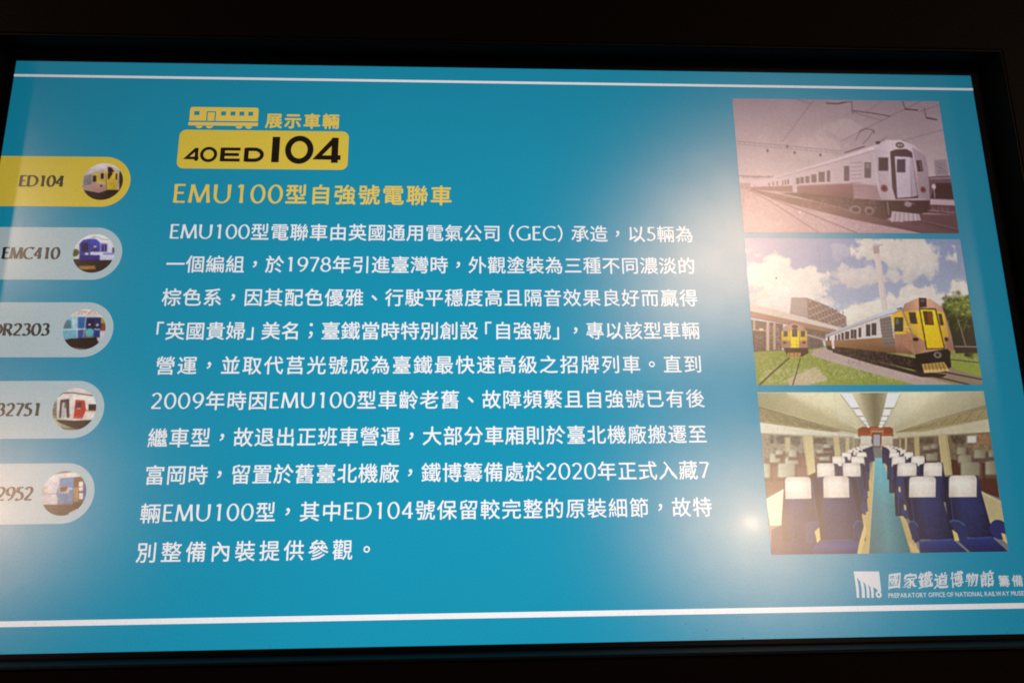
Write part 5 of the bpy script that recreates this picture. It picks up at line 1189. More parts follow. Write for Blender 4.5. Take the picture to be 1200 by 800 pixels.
 ('p',(28,32,68),[(96.6,132.6),(101.0,130.3),(135.6,130.6),(138.5,136.2),(138.0,198.6),(86.4,198.0)]),
 ('p',(46,54,94),[(97.1,131.0),(131.1,131.3),(130.2,198.5),(88.8,198.1)]),
 ('s',(1.25,1.0,0.82),[(97.1,131.0),(131.1,131.3),(130.2,198.5),(88.8,198.1)],'y'),
 ('s',(0.8,1.15,1.1,0.85),[(97.1,131.0),(131.1,131.3),(130.2,198.5),(88.8,198.1)],'x'),
 ('l',(52,92,146),3,[(131.9,135.4),(132.4,194.6)]),
 ('p',(222,212,202),[(101.3,129.4),(126.5,129.3),(128.7,130.5),(129.6,133.1),(128.6,153.5),(96.0,153.6),(97.4,132.8),(98.8,130.3)]),
 ('s',(0.9,1.05,1.02,0.9),[(96.1,129.0),(131.7,129.3),(128.9,154.3),(93.5,153.9)],'x'),
 ('s',(0.92,1.05,1.0,0.94),[(96.1,129.0),(131.7,129.3),(128.9,154.3),(93.5,153.9)],'y'),
 ('l',(180,168,162),1.5,[(95.2,153.6),(127.8,153.5)]),
 ('n',(232,226,220),[(99.3,130.6),(125.8,152.2)],0.35),
 ('p',(28,32,68),[(144.4,132.7),(148.9,130.3),(183.6,130.6),(186.5,136.3),(181.3,218.8),(131.8,218.2)]),
 ('p',(46,54,94),[(145.0,131.0),(179.0,131.3),(173.6,218.7),(134.2,218.3)]),
 ('s',(1.25,1.0,0.82),[(145.0,131.0),(179.0,131.3),(173.6,218.7),(134.2,218.3)],'y'),
 ('s',(0.8,1.15,1.1,0.85),[(145.0,131.0),(179.0,131.3),(173.6,218.7),(134.2,218.3)],'x'),
 ('l',(52,92,146),3,[(179.8,135.4),(175.7,214.8)]),
 ('p',(222,212,202),[(149.1,129.5),(174.4,129.3),(176.7,130.6),(177.6,133.1),(176.4,153.5),(143.7,153.6),(145.2,132.9),(146.7,130.3)]),
 ('s',(0.9,1.05,1.02,0.9),[(144.0,129.0),(179.7,129.3),(176.7,154.3),(141.1,154.0)],'x'),
 ('s',(0.92,1.05,1.0,0.94),[(144.0,129.0),(179.7,129.3),(176.7,154.3),(141.1,154.0)],'y'),
 ('l',(180,168,162),1.5,[(142.8,153.6),(175.5,153.5)]),
 ('n',(232,226,220),[(147.1,130.7),(173.6,152.3)],0.35),
 ('p',(28,32,68),[(287.7,133.5),(299.6,131.2),(331.1,131.4),(331.5,137.1),(332.7,200.7),(284.9,200.2)]),
 ('p',(46,54,94),[(295.7,132.0),(331.4,132.3),(328.5,200.7),(290.8,200.3)]),
 ('s',(1.25,1.0,0.82),[(295.7,132.0),(331.4,132.3),(328.5,200.7),(290.8,200.3)],'y'),
 ('s',(0.8,1.15,1.1,0.85),[(295.7,132.0),(331.4,132.3),(328.5,200.7),(290.8,200.3)],'x'),
 ('l',(52,92,146),3,[(293.9,136.0),(291.3,196.3)]),
 ('p',(222,212,202),[(300.1,130.4),(326.6,130.2),(328.9,131.5),(329.8,134.2),(326.5,154.1),(292.2,154.2),(295.8,133.9),(297.5,131.2)]),
 ('s',(0.9,1.05,1.02,0.9),[(294.7,129.9),(332.1,130.2),(328.5,155.0),(291.3,154.6)],'x'),
 ('s',(0.92,1.05,1.0,0.94),[(294.7,129.9),(332.1,130.2),(328.5,155.0),(291.3,154.6)],'y'),
 ('l',(180,168,162),1.5,[(293.0,154.2),(327.3,154.1)]),
 ('n',(232,226,220),[(297.9,131.6),(325.4,152.9)],0.35),
 ('p',(28,32,68),[(238.1,133.5),(250.4,131.2),(283.5,131.4),(283.9,137.1),(281.2,223.9),(231.3,223.3)]),
 ('p',(46,54,94),[(246.5,131.9),(283.8,132.3),(277.0,223.9),(237.4,223.4)]),
 ('s',(1.25,1.0,0.82),[(246.5,131.9),(283.8,132.3),(277.0,223.9),(237.4,223.4)],'y'),
 ('s',(0.8,1.15,1.1,0.85),[(246.5,131.9),(283.8,132.3),(277.0,223.9),(237.4,223.4)],'x'),
 ('l',(52,92,146),3,[(244.7,136.0),(237.9,219.5)]),
 ('p',(222,212,202),[(251.1,130.3),(278.9,130.2),(281.3,131.5),(282.2,134.4),(279.2,153.3),(243.3,153.3),(246.7,134.1),(248.3,131.3)]),
 ('s',(0.9,1.05,1.02,0.9),[(245.5,129.9),(284.5,130.2),(281.2,154.1),(242.4,153.7)],'x'),
 ('s',(0.92,1.05,1.0,0.94),[(245.5,129.9),(284.5,130.2),(281.2,154.1),(242.4,153.7)],'y'),
 ('l',(180,168,162),1.5,[(244.1,153.4),(280.0,153.3)]),
 ('n',(232,226,220),[(248.7,131.5),(278.1,152.1)],0.35),
 ('e',(46,64,114),181.9,184.0,5.0,9.0),
 ('e',(46,64,114),176.0,208.9,6.6,12.0),
 ('e',(46,64,114),249.5,163.9,5.0,9.1),
 ('e',(46,64,114),242.6,183.8,5.9,10.6),
 ('e',(46,64,114),251.0,215.7,7.5,13.4),
 ('e',(46,64,114),188.8,151.2,3.4,6.1),
 ('e',(46,64,114),234.2,151.7,3.4,6.1),
 ('p',(200,178,120),[(185.4,179.2),(189.0,180.5),(188.3,189.6),(185.1,188.8)]),
 ('p',(200,178,120),[(178.2,214.8),(181.8,216.1),(181.1,225.1),(177.9,224.3)]),
 ('p',(200,178,120),[(243.4,171.8),(247.0,173.1),(246.2,182.3),(243.0,181.4)]),
 ('p',(200,178,120),[(249.2,203.8),(252.8,205.0),(252.0,214.1),(248.8,213.3)]),
 ('p',(200,178,120),[(190.7,163.3),(194.3,164.5),(193.6,173.7),(190.4,172.9)]),
 ('p',(28,32,68),[(35.8,156.6),(40.1,154.2),(92.6,154.7),(97.2,160.4),(97.5,266.1),(17.7,265.0)]),
 ('p',(46,54,94),[(36.3,155.0),(85.4,155.5),(86.2,265.9),(20.1,265.1)]),
 ('s',(1.25,1.0,0.82),[(36.3,155.0),(85.4,155.5),(86.2,265.9),(20.1,265.1)],'y'),
 ('s',(0.8,1.15,1.1,0.85),[(36.3,155.0),(85.4,155.5),(86.2,265.9),(20.1,265.1)],'x'),
 ('l',(52,92,146),3,[(86.2,159.5),(88.2,262.1)]),
 ('p',(222,212,202),[(42.1,153.5),(79.1,153.4),(82.4,155.1),(83.8,158.9),(81.6,191.7),(34.1,191.5),(36.4,158.4),(38.5,154.7)]),
 ('s',(0.9,1.05,1.02,0.9),[(35.3,153.0),(86.0,153.5),(82.0,192.5),(31.6,191.9)],'x'),
 ('s',(0.92,1.05,1.0,0.94),[(35.3,153.0),(86.0,153.5),(82.0,192.5),(31.6,191.9)],'y'),
 ('l',(180,168,162),1.5,[(33.3,191.5),(80.8,191.6)]),
 ('n',(232,226,220),[(38.4,154.6),(78.9,190.4)],0.35),
 ('p',(28,32,68),[(105.8,155.7),(110.2,153.3),(162.5,153.8),(167.0,159.5),(172.2,265.5),(85.5,264.4)]),
 ('p',(46,54,94),[(106.4,154.1),(155.3,154.5),(160.9,265.4),(88.0,264.4)]),
 ('s',(1.25,1.0,0.82),[(106.4,154.1),(155.3,154.5),(160.9,265.4),(88.0,264.4)],'y'),
 ('s',(0.8,1.15,1.1,0.85),[(106.4,154.1),(155.3,154.5),(160.9,265.4),(88.0,264.4)],'x'),
 ('l',(52,92,146),3,[(156.1,158.6),(163.0,261.5)]),
 ('p',(222,212,202),[(112.2,152.5),(149.1,152.5),(152.3,154.1),(153.6,157.9),(151.1,190.4),(103.8,190.3),(106.5,157.4),(108.6,153.7)]),
 ('s',(0.9,1.05,1.02,0.9),[(105.4,152.0),(155.9,152.5),(151.5,191.2),(101.2,190.7)],'x'),
 ('s',(0.92,1.05,1.0,0.94),[(105.4,152.0),(155.9,152.5),(151.5,191.2),(101.2,190.7)],'y'),
 ('l',(180,168,162),1.5,[(102.9,190.3),(150.3,190.4)]),
 ('n',(232,226,220),[(108.5,153.7),(148.4,189.2)],0.35),
 ('p',(28,32,68),[(327.3,156.6),(343.4,154.3),(392.2,154.8),(392.6,160.4),(406.3,262.3),(325.7,261.3)]),
 ('p',(46,54,94),[(339.5,155.1),(392.5,155.6),(402.1,262.3),(334.6,261.4)]),
 ('s',(1.25,1.0,0.82),[(339.5,155.1),(392.5,155.6),(402.1,262.3),(334.6,261.4)],'y'),
 ('s',(0.8,1.15,1.1,0.85),[(339.5,155.1),(392.5,155.6),(402.1,262.3),(334.6,261.4)],'x'),
 ('l',(52,92,146),3,[(337.6,159.1),(335.1,257.5)]),
 ('p',(222,212,202),[(345.8,153.5),(385.9,153.5),(389.4,155.3),(390.7,159.3),(385.2,191.7),(333.7,191.6),(339.3,158.8),(341.8,154.8)]),
 ('s',(0.9,1.05,1.02,0.9),[(338.5,153.0),(393.3,153.5),(387.1,192.5),(332.8,192.0)],'x'),
 ('s',(0.92,1.05,1.0,0.94),[(338.5,153.0),(393.3,153.5),(387.1,192.5),(332.8,192.0)],'y'),
 ('l',(180,168,162),1.5,[(334.5,191.6),(386.0,191.7)]),
 ('n',(232,226,220),[(341.7,154.7),(384.1,190.5)],0.35),
 ('p',(28,32,68),[(253.7,157.5),(269.2,155.2),(315.7,155.6),(316.1,161.3),(333.1,265.3),(255.9,264.3)]),
 ('p',(46,54,94),[(265.3,156.0),(316.0,156.5),(329.0,265.2),(264.3,264.4)]),
 ('s',(1.25,1.0,0.82),[(265.3,156.0),(316.0,156.5),(329.0,265.2),(264.3,264.4)],'y'),
 ('s',(0.8,1.15,1.1,0.85),[(265.3,156.0),(316.0,156.5),(329.0,265.2),(264.3,264.4)],'x'),
 ('l',(52,92,146),3,[(263.5,160.0),(264.8,260.5)]),
 ('p',(222,212,202),[(271.3,154.4),(309.6,154.4),(312.9,156.1),(314.2,160.0),(309.3,191.3),(260.1,191.2),(265.2,159.5),(267.6,155.7)]),
 ('s',(0.9,1.05,1.02,0.9),[(264.3,154.0),(316.7,154.4),(311.2,192.1),(259.2,191.6)],'x'),
 ('s',(0.92,1.05,1.0,0.94),[(264.3,154.0),(316.7,154.4),(311.2,192.1),(259.2,191.6)],'y'),
 ('l',(180,168,162),1.5,[(261.0,191.2),(310.1,191.3)]),
 ('n',(232,226,220),[(267.5,155.6),(308.2,190.1)],0.35),
 ('p',(62,52,96),[(4.1,244.0),(23.2,236.5),(22.4,267.4),(-0.4,285.5)]),
 ('p',(46,54,94),[(-1.4,287.0),(19.5,263.5),(88.1,263.6),(70.0,288.0)]),
 ('p',(52,66,124),[(66.8,287.9),(88.2,262.9),(161.3,262.3),(154.0,289.1)]),
 ('l',(52,92,146),3,[(88.1,263.6),(157.9,263.0)]),
 ('p',(52,64,112),[(65.2,238.9),(71.6,233.2),(85.3,231.8),(92.7,235.8),(90.1,245.1),(81.0,252.7),(77.0,268.1),(63.1,267.9)]),
 ('l',(78,96,146),3,[(66.1,238.6),(72.4,233.2),(85.7,231.8),(91.9,235.0)]),
 ('p',(202,184,130),[(81.5,248.1),(90.5,241.2),(90.7,262.1),(83.5,268.2)]),
 ('p',(48,58,102),[(150.9,245.8),(155.7,232.6),(163.6,229.6),(170.6,232.8),(167.7,249.9),(160.9,265.4),(150.3,265.2)]),
 ('l',(76,104,150),4,[(152.2,242.0),(156.5,233.0),(163.5,230.4),(169.8,232.8)]),
 ('p',(206,186,130),[(160.9,265.4),(173.7,234.4),(175.2,250.0),(161.6,287.7),(153.4,287.6)]),
 ('p',(52,66,124),[(268.1,266.8),(329.2,263.7),(355.1,288.1),(267.7,287.6)]),
 ('l',(52,92,146),4,[(270.4,268.4),(329.0,265.2)]),
 ('p',(50,60,116),[(335.9,263.8),(402.3,260.7),(429.9,289.1),(359.6,288.1)]),
 ('l',(52,92,146),3,[(336.5,265.3),(402.1,262.3)]),
 ('p',(206,186,130),[(331.5,248.1),(342.0,256.0),(342.8,267.7),(333.6,267.6)]),
 ('p',(46,60,104),[(328.5,234.7),(334.4,231.6),(346.7,233.4),(356.8,241.3),(359.3,252.4),(356.4,265.6),(341.9,267.7),(339.7,252.1),(332.4,242.6)]),
 ('l',(84,124,160),4,[(329.4,234.7),(335.6,232.0),(346.3,233.7),(356.0,241.3)]),
 ('p',(44,56,100),[(252.1,238.5),(257.1,232.3),(264.4,233.2),(270.6,242.6),(269.8,266.8),(260.2,270.5),(255.4,256.5)]),
 ('l',(78,116,154),4,[(253.0,237.7),(257.8,232.7),(264.4,233.5),(269.9,241.8)]),
 ('e',(50,60,112),417.6,249.2,16.8,17.2),
 ('p',(204,186,136),[(420.9,255.1),(428.1,257.1),(429.3,274.7),(422.8,268.8)]),
 ('p',(206,186,130),[(248.3,266.5),(254.0,270.5),(267.7,287.6),(254.5,287.5)]),
 ('s',(0.95,1.1,0.75),[(66.8,287.9),(88.2,262.9),(161.3,262.3),(154.0,289.1)],'y'),
 ('s',(1.1,0.8),[(268.1,266.8),(329.2,263.7),(355.1,288.1),(267.7,287.6)],'y'),
 ('s',(1.1,0.8),[(335.9,263.8),(402.3,260.7),(429.9,289.1),(359.6,288.1)],'y'),
 ('n',(64,78,132),[(99.2,198.2),(158.1,261.5)],0.3),
 ('n',(64,78,132),[(269.8,200.0),(327.6,263.7)],0.3),
 ('n',(64,78,132),[(345.3,200.9),(399.0,260.7)],0.3),
 ('n',(80,70,120),[(29.0,197.4),(83.9,264.4)],0.3),
 ('p',(140,128,104),[(155.1,4.1),(176.6,4.2),(188.1,30.8),(173.0,31.2)]),
 ('p',(255,255,255),[(155.3,2.4),(176.8,2.5),(188.3,29.1),(173.2,29.5)]),
 ('p',(140,128,104),[(176.2,33.7),(188.6,33.8),(194.4,45.5),(182.0,45.8)]),
 ('p',(255,255,255),[(176.4,32.0),(188.8,32.1),(194.6,43.8),(182.2,44.2)]),
 ('p',(140,128,104),[(185.6,47.5),(194.6,47.6),(198.8,55.1),(189.9,55.0)]),
 ('p',(255,255,255),[(185.8,45.9),(194.8,45.9),(199.0,53.4),(190.1,53.4)]),
 ('p',(140,128,104),[(191.9,56.3),(197.8,56.3),(201.5,61.4),(195.5,61.7)]),
 ('p',(255,255,255),[(192.1,54.6),(198.0,54.7),(201.7,59.7),(195.7,60.1)]),
 ('p',(140,128,104),[(196.6,62.6),(200.9,62.6),(203.3,67.2),(199.1,67.2)]),
 ('p',(255,255,255),[(196.8,60.9),(201.1,60.9),(203.5,65.5),(199.3,65.5)]),
 ('p',(140,128,104),[(244.7,4.1),(269.4,4.2),(253.3,31.2),(235.2,31.5)]),
 ('p',(255,255,255),[(244.9,2.4),(269.6,2.5),(253.5,29.5),(235.4,29.8)]),
 ('p',(140,128,104),[(234.0,34.0),(248.2,34.1),(242.4,45.8),(229.9,46.1)]),
 ('p',(255,255,255),[(234.2,32.3),(248.4,32.4),(242.6,44.1),(230.1,44.5)]),
 ('p',(140,128,104),[(228.4,47.8),(239.5,47.8),(235.6,54.9),(225.3,55.3)]),
 ('p',(255,255,255),[(228.6,46.1),(239.8,46.2),(235.9,53.3),(225.5,53.6)]),
 ('p',(140,128,104),[(224.3,56.5),(232.9,56.6),(230.5,61.5),(222.3,61.9)]),
 ('p',(255,255,255),[(224.5,54.8),(233.1,54.9),(230.7,59.9),(222.6,60.2)]),
 ('p',(140,128,104),[(221.8,62.7),(228.6,62.8),(226.8,67.3),(220.4,67.3)]),
 ('p',(255,255,255),[(222.0,61.1),(228.9,61.1),(227.0,65.7),(220.6,65.6)]),
]
THUMBS = [
([
 ('g',((216,206,204),(206,190,190)),[(-10.2,-5.5),(78.4,-6.4),(83.9,45.5),(-4.0,46.3)]),
 ('p',(70,66,40),[(65.1,18.3),(69.6,15.1),(79.2,27.3),(82.1,54.6),(71.1,54.7)]),
 ('p',(58,44,42),[(-0.2,55.3),(82.1,54.6),(84.9,81.6),(3.0,82.3)]),
 ('n',(130,110,100),[(4.3,58.2),(81.9,78.6)],0.5),
 ('p',(204,168,150),[(0.7,28.0),(17.6,20.2),(41.9,14.7),(46.5,56.4),(33.3,61.0),(3.9,55.2)]),
 ('p',(150,140,140),[(1.9,26.5),(15.9,23.3),(18.2,43.0),(4.4,47.7)]),
 ('p',(206,176,160),[(23.0,18.7),(33.4,13.2),(49.4,7.7),(60.8,10.6),(67.1,18.2),(67.5,21.3),(42.5,20.8)]),
 ('p',(226,188,84),[(17.8,21.8),(39.4,17.7),(42.9,42.8),(19.8,38.5)]),
 ('p',(206,150,140),[(19.8,38.5),(43.3,45.8),(45.8,56.4),(33.3,60.3),(22.0,58.1)]),
 ('p',(228,190,52),[(42.8,16.9),(60.3,19.1),(66.9,54.7),(47.0,54.9)]),
 ('p',(214,170,150),[(60.3,19.1),(66.8,21.6),(70.0,54.7),(66.8,55.4)]),
 ('p',(60,50,46),[(18.6,26.3),(24.7,26.3),(26.1,38.7),(20.1,38.8)]),
 ('p',(52,40,40),[(32.7,21.3),(38.2,21.3),(39.4,32.5),(33.9,32.6)]),
 ('p',(60,40,34),[(45.5,20.0),(55.0,20.6),(49.4,32.9),(46.9,32.9)]),
 ('p',(56,44,40),[(60.3,21.7),(62.8,21.6),(64.2,34.3),(61.7,34.3)]),
 ('p',(70,40,46),[(44.1,7.8),(50.9,9.2),(57.3,16.8),(50.8,20.7),(45.3,18.4)]),
 ('e',(60,36,36),36.1,46.7,2.2,1.8),
 ('l',(90,56,40),5,[(42.2,20.0),(46.8,56.4)]),
],(193.3, 250.6)),
([
 ('p',(226,218,214),[(-9.8,-5.2),(84.9,-5.7),(91.1,52.5),(-2.7,52.9)]),
 ('e',(96,100,50),4.1,37.0,7.3,7.2),
 ('p',(54,44,44),[(-3.1,49.3),(82.6,48.9),(85.8,78.4),(0.5,78.6)]),
 ('n',(110,90,80),[(2.6,52.9),(82.8,75.5)],0.4),
 ('p',(66,74,178),[(10.0,19.6),(15.2,12.3),(27.0,9.3),(37.9,9.9),(46.7,16.5),(50.7,51.2),(13.8,51.4)]),
 ('p',(56,50,128),[(13.2,18.1),(25.0,15.1),(28.0,35.4),(15.3,35.5)]),
 ('p',(44,36,90),[(14.7,19.5),(25.5,19.5),(27.2,34.0),(16.5,34.0)]),
 ('p',(70,66,110),[(33.9,22.4),(42.0,22.3),(43.1,32.5),(35.1,32.5)]),
 ('p',(190,190,200),[(36.0,23.1),(41.4,23.0),(41.8,26.7),(36.4,26.7)]),
 ('p',(64,78,196),[(28.5,10.7),(40.6,10.7),(46.7,16.5),(47.4,22.3),(29.8,21.6)]),
 ('p',(222,214,222),[(22.2,36.9),(28.2,36.9),(28.7,41.2),(22.7,41.2)]),
 ('p',(222,214,222),[(31.4,35.4),(48.9,35.3),(49.5,41.1),(32.1,41.2)]),
 ('p',(54,40,160),[(12.7,42.0),(46.9,41.9),(48.0,51.2),(13.8,51.4)]),
 ('e',(150,50,110),39.3,43.3,1.6,1.8),
 ('l',(90,84,100),6,[(27.3,12.2),(32.2,51.3)]),
 ('p',(216,214,230),[(46.7,16.5),(79.4,19.2),(82.8,50.8),(50.6,50.9)]),
 ('p',(120,112,190),[(47.5,17.9),(60.5,19.3),(62.3,35.3),(49.5,35.3)]),
 ('p',(54,50,100),[(51.3,21.1),(54.2,21.1),(55.7,33.9),(52.7,33.9)]),
 ('p',(54,50,100),[(56.4,21.1),(59.1,21.1),(60.5,33.8),(57.8,33.9)]),
 ('p',(90,90,90),[(70.1,26.5),(74.5,26.5),(75.6,36.4),(71.2,36.4)]),
 ('p',(150,140,214),[(54.4,36.8),(78.6,36.7),(79.1,41.0),(54.9,41.1)]),
 ('l',(120,100,100),7,[(29.4,7.1),(42.8,6.3),(50.1,10.6),(61.7,12.0)]),
 ('p',(186,124,50),[(13.1,62.2),(42.4,61.3),(45.3,68.5),(18.0,69.3)]),
 ('n',(240,196,120),[(13.0,61.4),(44.7,69.4)],0.7),
],(193.9, 394.3)),
([
 ('p',(222,208,196),[(-8.5,-4.0),(78.6,-4.1),(80.9,16.8),(-5.9,16.8)]),
 ('n',(150,90,70),[(15.9,1.5),(67.2,12.0)],0.8),
 ('p',(170,160,70),[(62.3,15.4),(76.8,15.4),(78.4,29.3),(63.9,29.3)]),
 ('p',(150,80,60),[(64.9,26.5),(78.1,26.5),(79.6,40.4),(66.5,40.4)]),
 ('p',(216,206,204),[(59.9,40.4),(79.6,40.4),(82.2,63.7),(62.6,63.7)]),
 ('p',(120,190,214),[(-4.4,18.2),(24.0,14.1),(29.3,58.2),(0.6,58.1)]),
 ('p',(44,110,180),[(22.8,14.8),(38.5,14.8),(41.1,36.2),(25.3,36.2)]),
 ('p',(90,130,140),[(-0.8,21.0),(13.0,21.0),(14.9,36.2),(1.1,36.2)]),
 ('p',(180,210,216),[(14.5,17.1),(21.1,17.1),(23.4,36.2),(16.8,36.2)]),
 ('p',(64,90,170),[(25.7,39.0),(38.8,39.0),(40.6,54.1),(27.5,54.1)]),
 ('p',(160,196,220),[(20.7,14.1),(24.0,14.1),(29.0,55.4),(25.7,55.4)]),
 ('p',(50,50,110),[(38.6,15.4),(64.9,15.4),(67.6,39.0),(41.4,39.0)]),
 ('p',(40,34,76),[(41.1,19.6),(52.9,19.6),(54.8,36.2),(43.0,36.2)]),
 ('e',(216,222,226),46.1,29.0,2.4,1.4),
 ('e',(170,200,180),60.0,29.6,2.6,2.5),
 ('p',(24,72,150),[(54.6,39.7),(65.7,39.7),(67.2,52.7),(56.1,52.7)]),
 ('l',(226,232,236),12,[(-1.2,38.7),(41.1,36.9)]),
 ('l',(226,232,236),12,[(55.6,37.3),(65.5,37.9)]),
 ('l',(216,220,224),9,[(38.6,15.4),(37.8,52.7)]),
 ('e',(96,190,194),47.8,43.4,7.3,7.4),
 ('p',(200,196,200),[(6.3,14.1),(22.1,9.2),(65.7,10.6),(66.2,14.7),(22.8,14.8),(6.6,17.1)]),
 ('p',(50,38,42),[(3.2,58.1),(15.8,54.7),(61.3,52.7),(64.9,61.0),(86.0,62.4),(79.8,77.4),(5.6,77.2)]),
 ('n',(96,70,70),[(9.7,58.2),(66.1,71.9)],0.5),
 ('l',(226,200,196),10,[(19.2,71.8),(45.6,74.6),(65.8,69.2)]),
],(193.1, 538.1)),
([
 ('p',(214,200,190),[(-9.5,-2.1),(80.6,-1.7),(83.1,20.9),(-6.6,20.4)]),
 ('p',(170,160,150),[(-4.2,19.1),(7.3,19.2),(11.4,52.0),(0.0,51.9)]),
 ('n',(60,56,54),[(-2.6,21.8),(9.8,49.4)],0.8),
 ('l',(90,70,66),12,[(5.8,17.8),(15.0,9.3),(30.3,8.7),(68.2,14.2)]),
 ('p',(226,214,204),[(5.8,17.8),(15.2,11.0),(35.8,11.4),(41.4,57.4),(10.7,55.9)]),
 ('p',(236,222,210),[(34.5,11.4),(77.5,16.2),(82.1,56.3),(38.9,58.0)]),
 ('p',(70,66,66),[(12.1,21.8),(27.1,19.3),(31.3,52.7),(26.8,52.7),(22.2,25.8),(15.8,25.8),(17.2,52.7),(13.4,52.6)]),
 ('p',(190,184,190),[(16.0,25.8),(21.9,25.6),(24.2,52.1),(17.8,52.0)]),
 ('p',(110,110,116),[(19.5,24.5),(22.0,24.5),(23.5,36.3),(20.9,36.3)]),
 ('e',(200,70,60),31.1,48.2,1.1,1.5),
 ('p',(214,58,50),[(38.0,20.9),(53.8,22.3),(58.3,39.2),(53.7,54.2),(38.4,54.1)]),
 ('p',(90,80,80),[(40.1,25.9),(49.1,26.2),(49.2,35.4),(40.2,35.1)]),
 ('p',(230,200,190),[(42.9,35.9),(48.2,36.0),(48.5,37.8),(43.1,37.8)]),
 ('l',(214,58,50),9,[(58.5,40.7),(79.0,40.6)]),
 ('p',(48,54,58),[(61.3,29.3),(77.7,29.4),(78.9,39.9),(62.5,39.8)]),
 ('l',(220,190,180),5,[(38.1,51.7),(53.5,51.8)]),
 ('p',(204,202,160),[(1.3,51.9),(34.1,59.9),(63.3,70.5),(46.8,80.8),(4.6,77.9)]),
 ('p',(60,48,44),[(8.8,55.9),(36.4,58.4),(82.0,56.1),(83.1,65.4),(56.0,73.1),(37.9,70.3),(15.1,61.1)]),
 ('l',(60,48,44),10,[(19.0,71.5),(45.7,72.3),(63.2,69.2)]),
 ('n',(130,120,90),[(11.2,59.8),(63.5,71.8)],0.5),
],(192.1, 681.3)),
([
 ('p',(130,120,114),[(-7.8,-3.2),(75.6,-2.4),(77.5,13.8),(-5.6,13.0)]),
 ('p',(216,206,204),[(-4.5,11.7),(22.8,5.2),(55.9,1.5),(70.3,9.7),(31.8,12.7),(-2.2,18.4)]),
 ('p',(212,202,206),[(-4.1,14.4),(29.0,12.0),(29.3,56.8),(1.4,56.5)]),
 ('p',(106,142,186),[(30.4,14.5),(51.2,12.5),(54.4,55.1),(31.6,53.5),(25.4,38.8)]),
 ('p',(96,110,160),[(50.5,12.5),(73.3,12.7),(78.2,54.0),(55.5,53.8)]),
 ('p',(206,190,186),[(28.4,26.5),(45.5,26.7),(46.9,37.7),(29.8,37.5)]),
 ('p',(130,90,80),[(29.9,27.5),(43.7,27.2),(41.3,35.2),(31.5,35.9)]),
 ('p',(190,200,206),[(44.5,29.0),(51.2,29.0),(51.6,32.4),(44.9,32.3)]),
 ('l',(140,130,134),7,[(-0.8,39.3),(25.7,38.8)]),
 ('p',(190,176,160),[(-0.2,26.2),(9.7,26.3),(11.1,37.3),(1.3,37.2)]),
 ('p',(226,216,200),[(4.7,30.6),(9.5,30.6),(10.2,36.2),(5.4,36.2)]),
 ('p',(140,100,70),[(53.2,12.9),(63.7,11.0),(68.9,15.1),(71.5,53.9),(55.5,53.8)]),
 ('p',(196,156,112),[(53.5,28.4),(60.5,28.5),(63.3,51.9),(56.4,51.8)]),
 ('l',(120,80,56),4,[(56.5,28.4),(58.6,51.8)]),
 ('p',(92,106,160),[(68.1,13.7),(74.7,24.6),(76.1,47.3),(71.5,53.9)]),
 ('p',(96,78,72),[(2.7,56.5),(54.7,57.5),(55.5,53.8),(72.8,53.7),(65.1,67.1),(50.5,77.5),(5.4,77.0)]),
 ('n',(140,120,110),[(7.0,58.5),(50.0,73.6)],0.4),
 ('p',(226,206,190),[(49.7,70.9),(62.1,64.2),(67.5,64.5),(50.5,77.5)]),
 ('p',(232,222,208),[(60.7,19.1),(67.6,18.5),(68.6,27.2),(61.6,27.1)]),
 ('p',(232,222,208),[(61.8,28.5),(68.7,27.9),(69.5,34.6),(62.5,34.5)]),
 ('p',(232,222,208),[(62.9,37.9),(69.8,37.3),(70.5,43.3),(63.6,43.2)]),
 ('p',(232,222,208),[(63.7,43.9),(70.5,43.3),(71.1,48.4),(64.2,48.3)]),
],(192.7, 825.2)),
]

for ops, y0, soft, grain, con, gain, lab in ((OLD_TRAIN, 60, 1.0, 5, 1.06, 1.15, 'faded sepia photograph of a pale express train on station tracks'), (YARD_TRAINS, 358, .65, 5, 1.12, 1.18, 'colour photograph of two yellow fronted trains under a cloudy sky'), (CARRIAGE, 657, .55, 4, 1.16, 1.1, 'photograph of a carriage interior with rows of blue seats')):
    P = Painter(429, 287); P.run(ops, .4)
    px = P.done(soft, grain, con)
    if ops is OLD_TRAIN: px = (px * .75 + px.mean(2, keepdims=True) * .25) * (.99, .925, .985)   # mauve cast of the faded print
    picture('photograph', px, 1414, y0, 1843, y0 + 286, Z1, display, gain)['label'] = lab

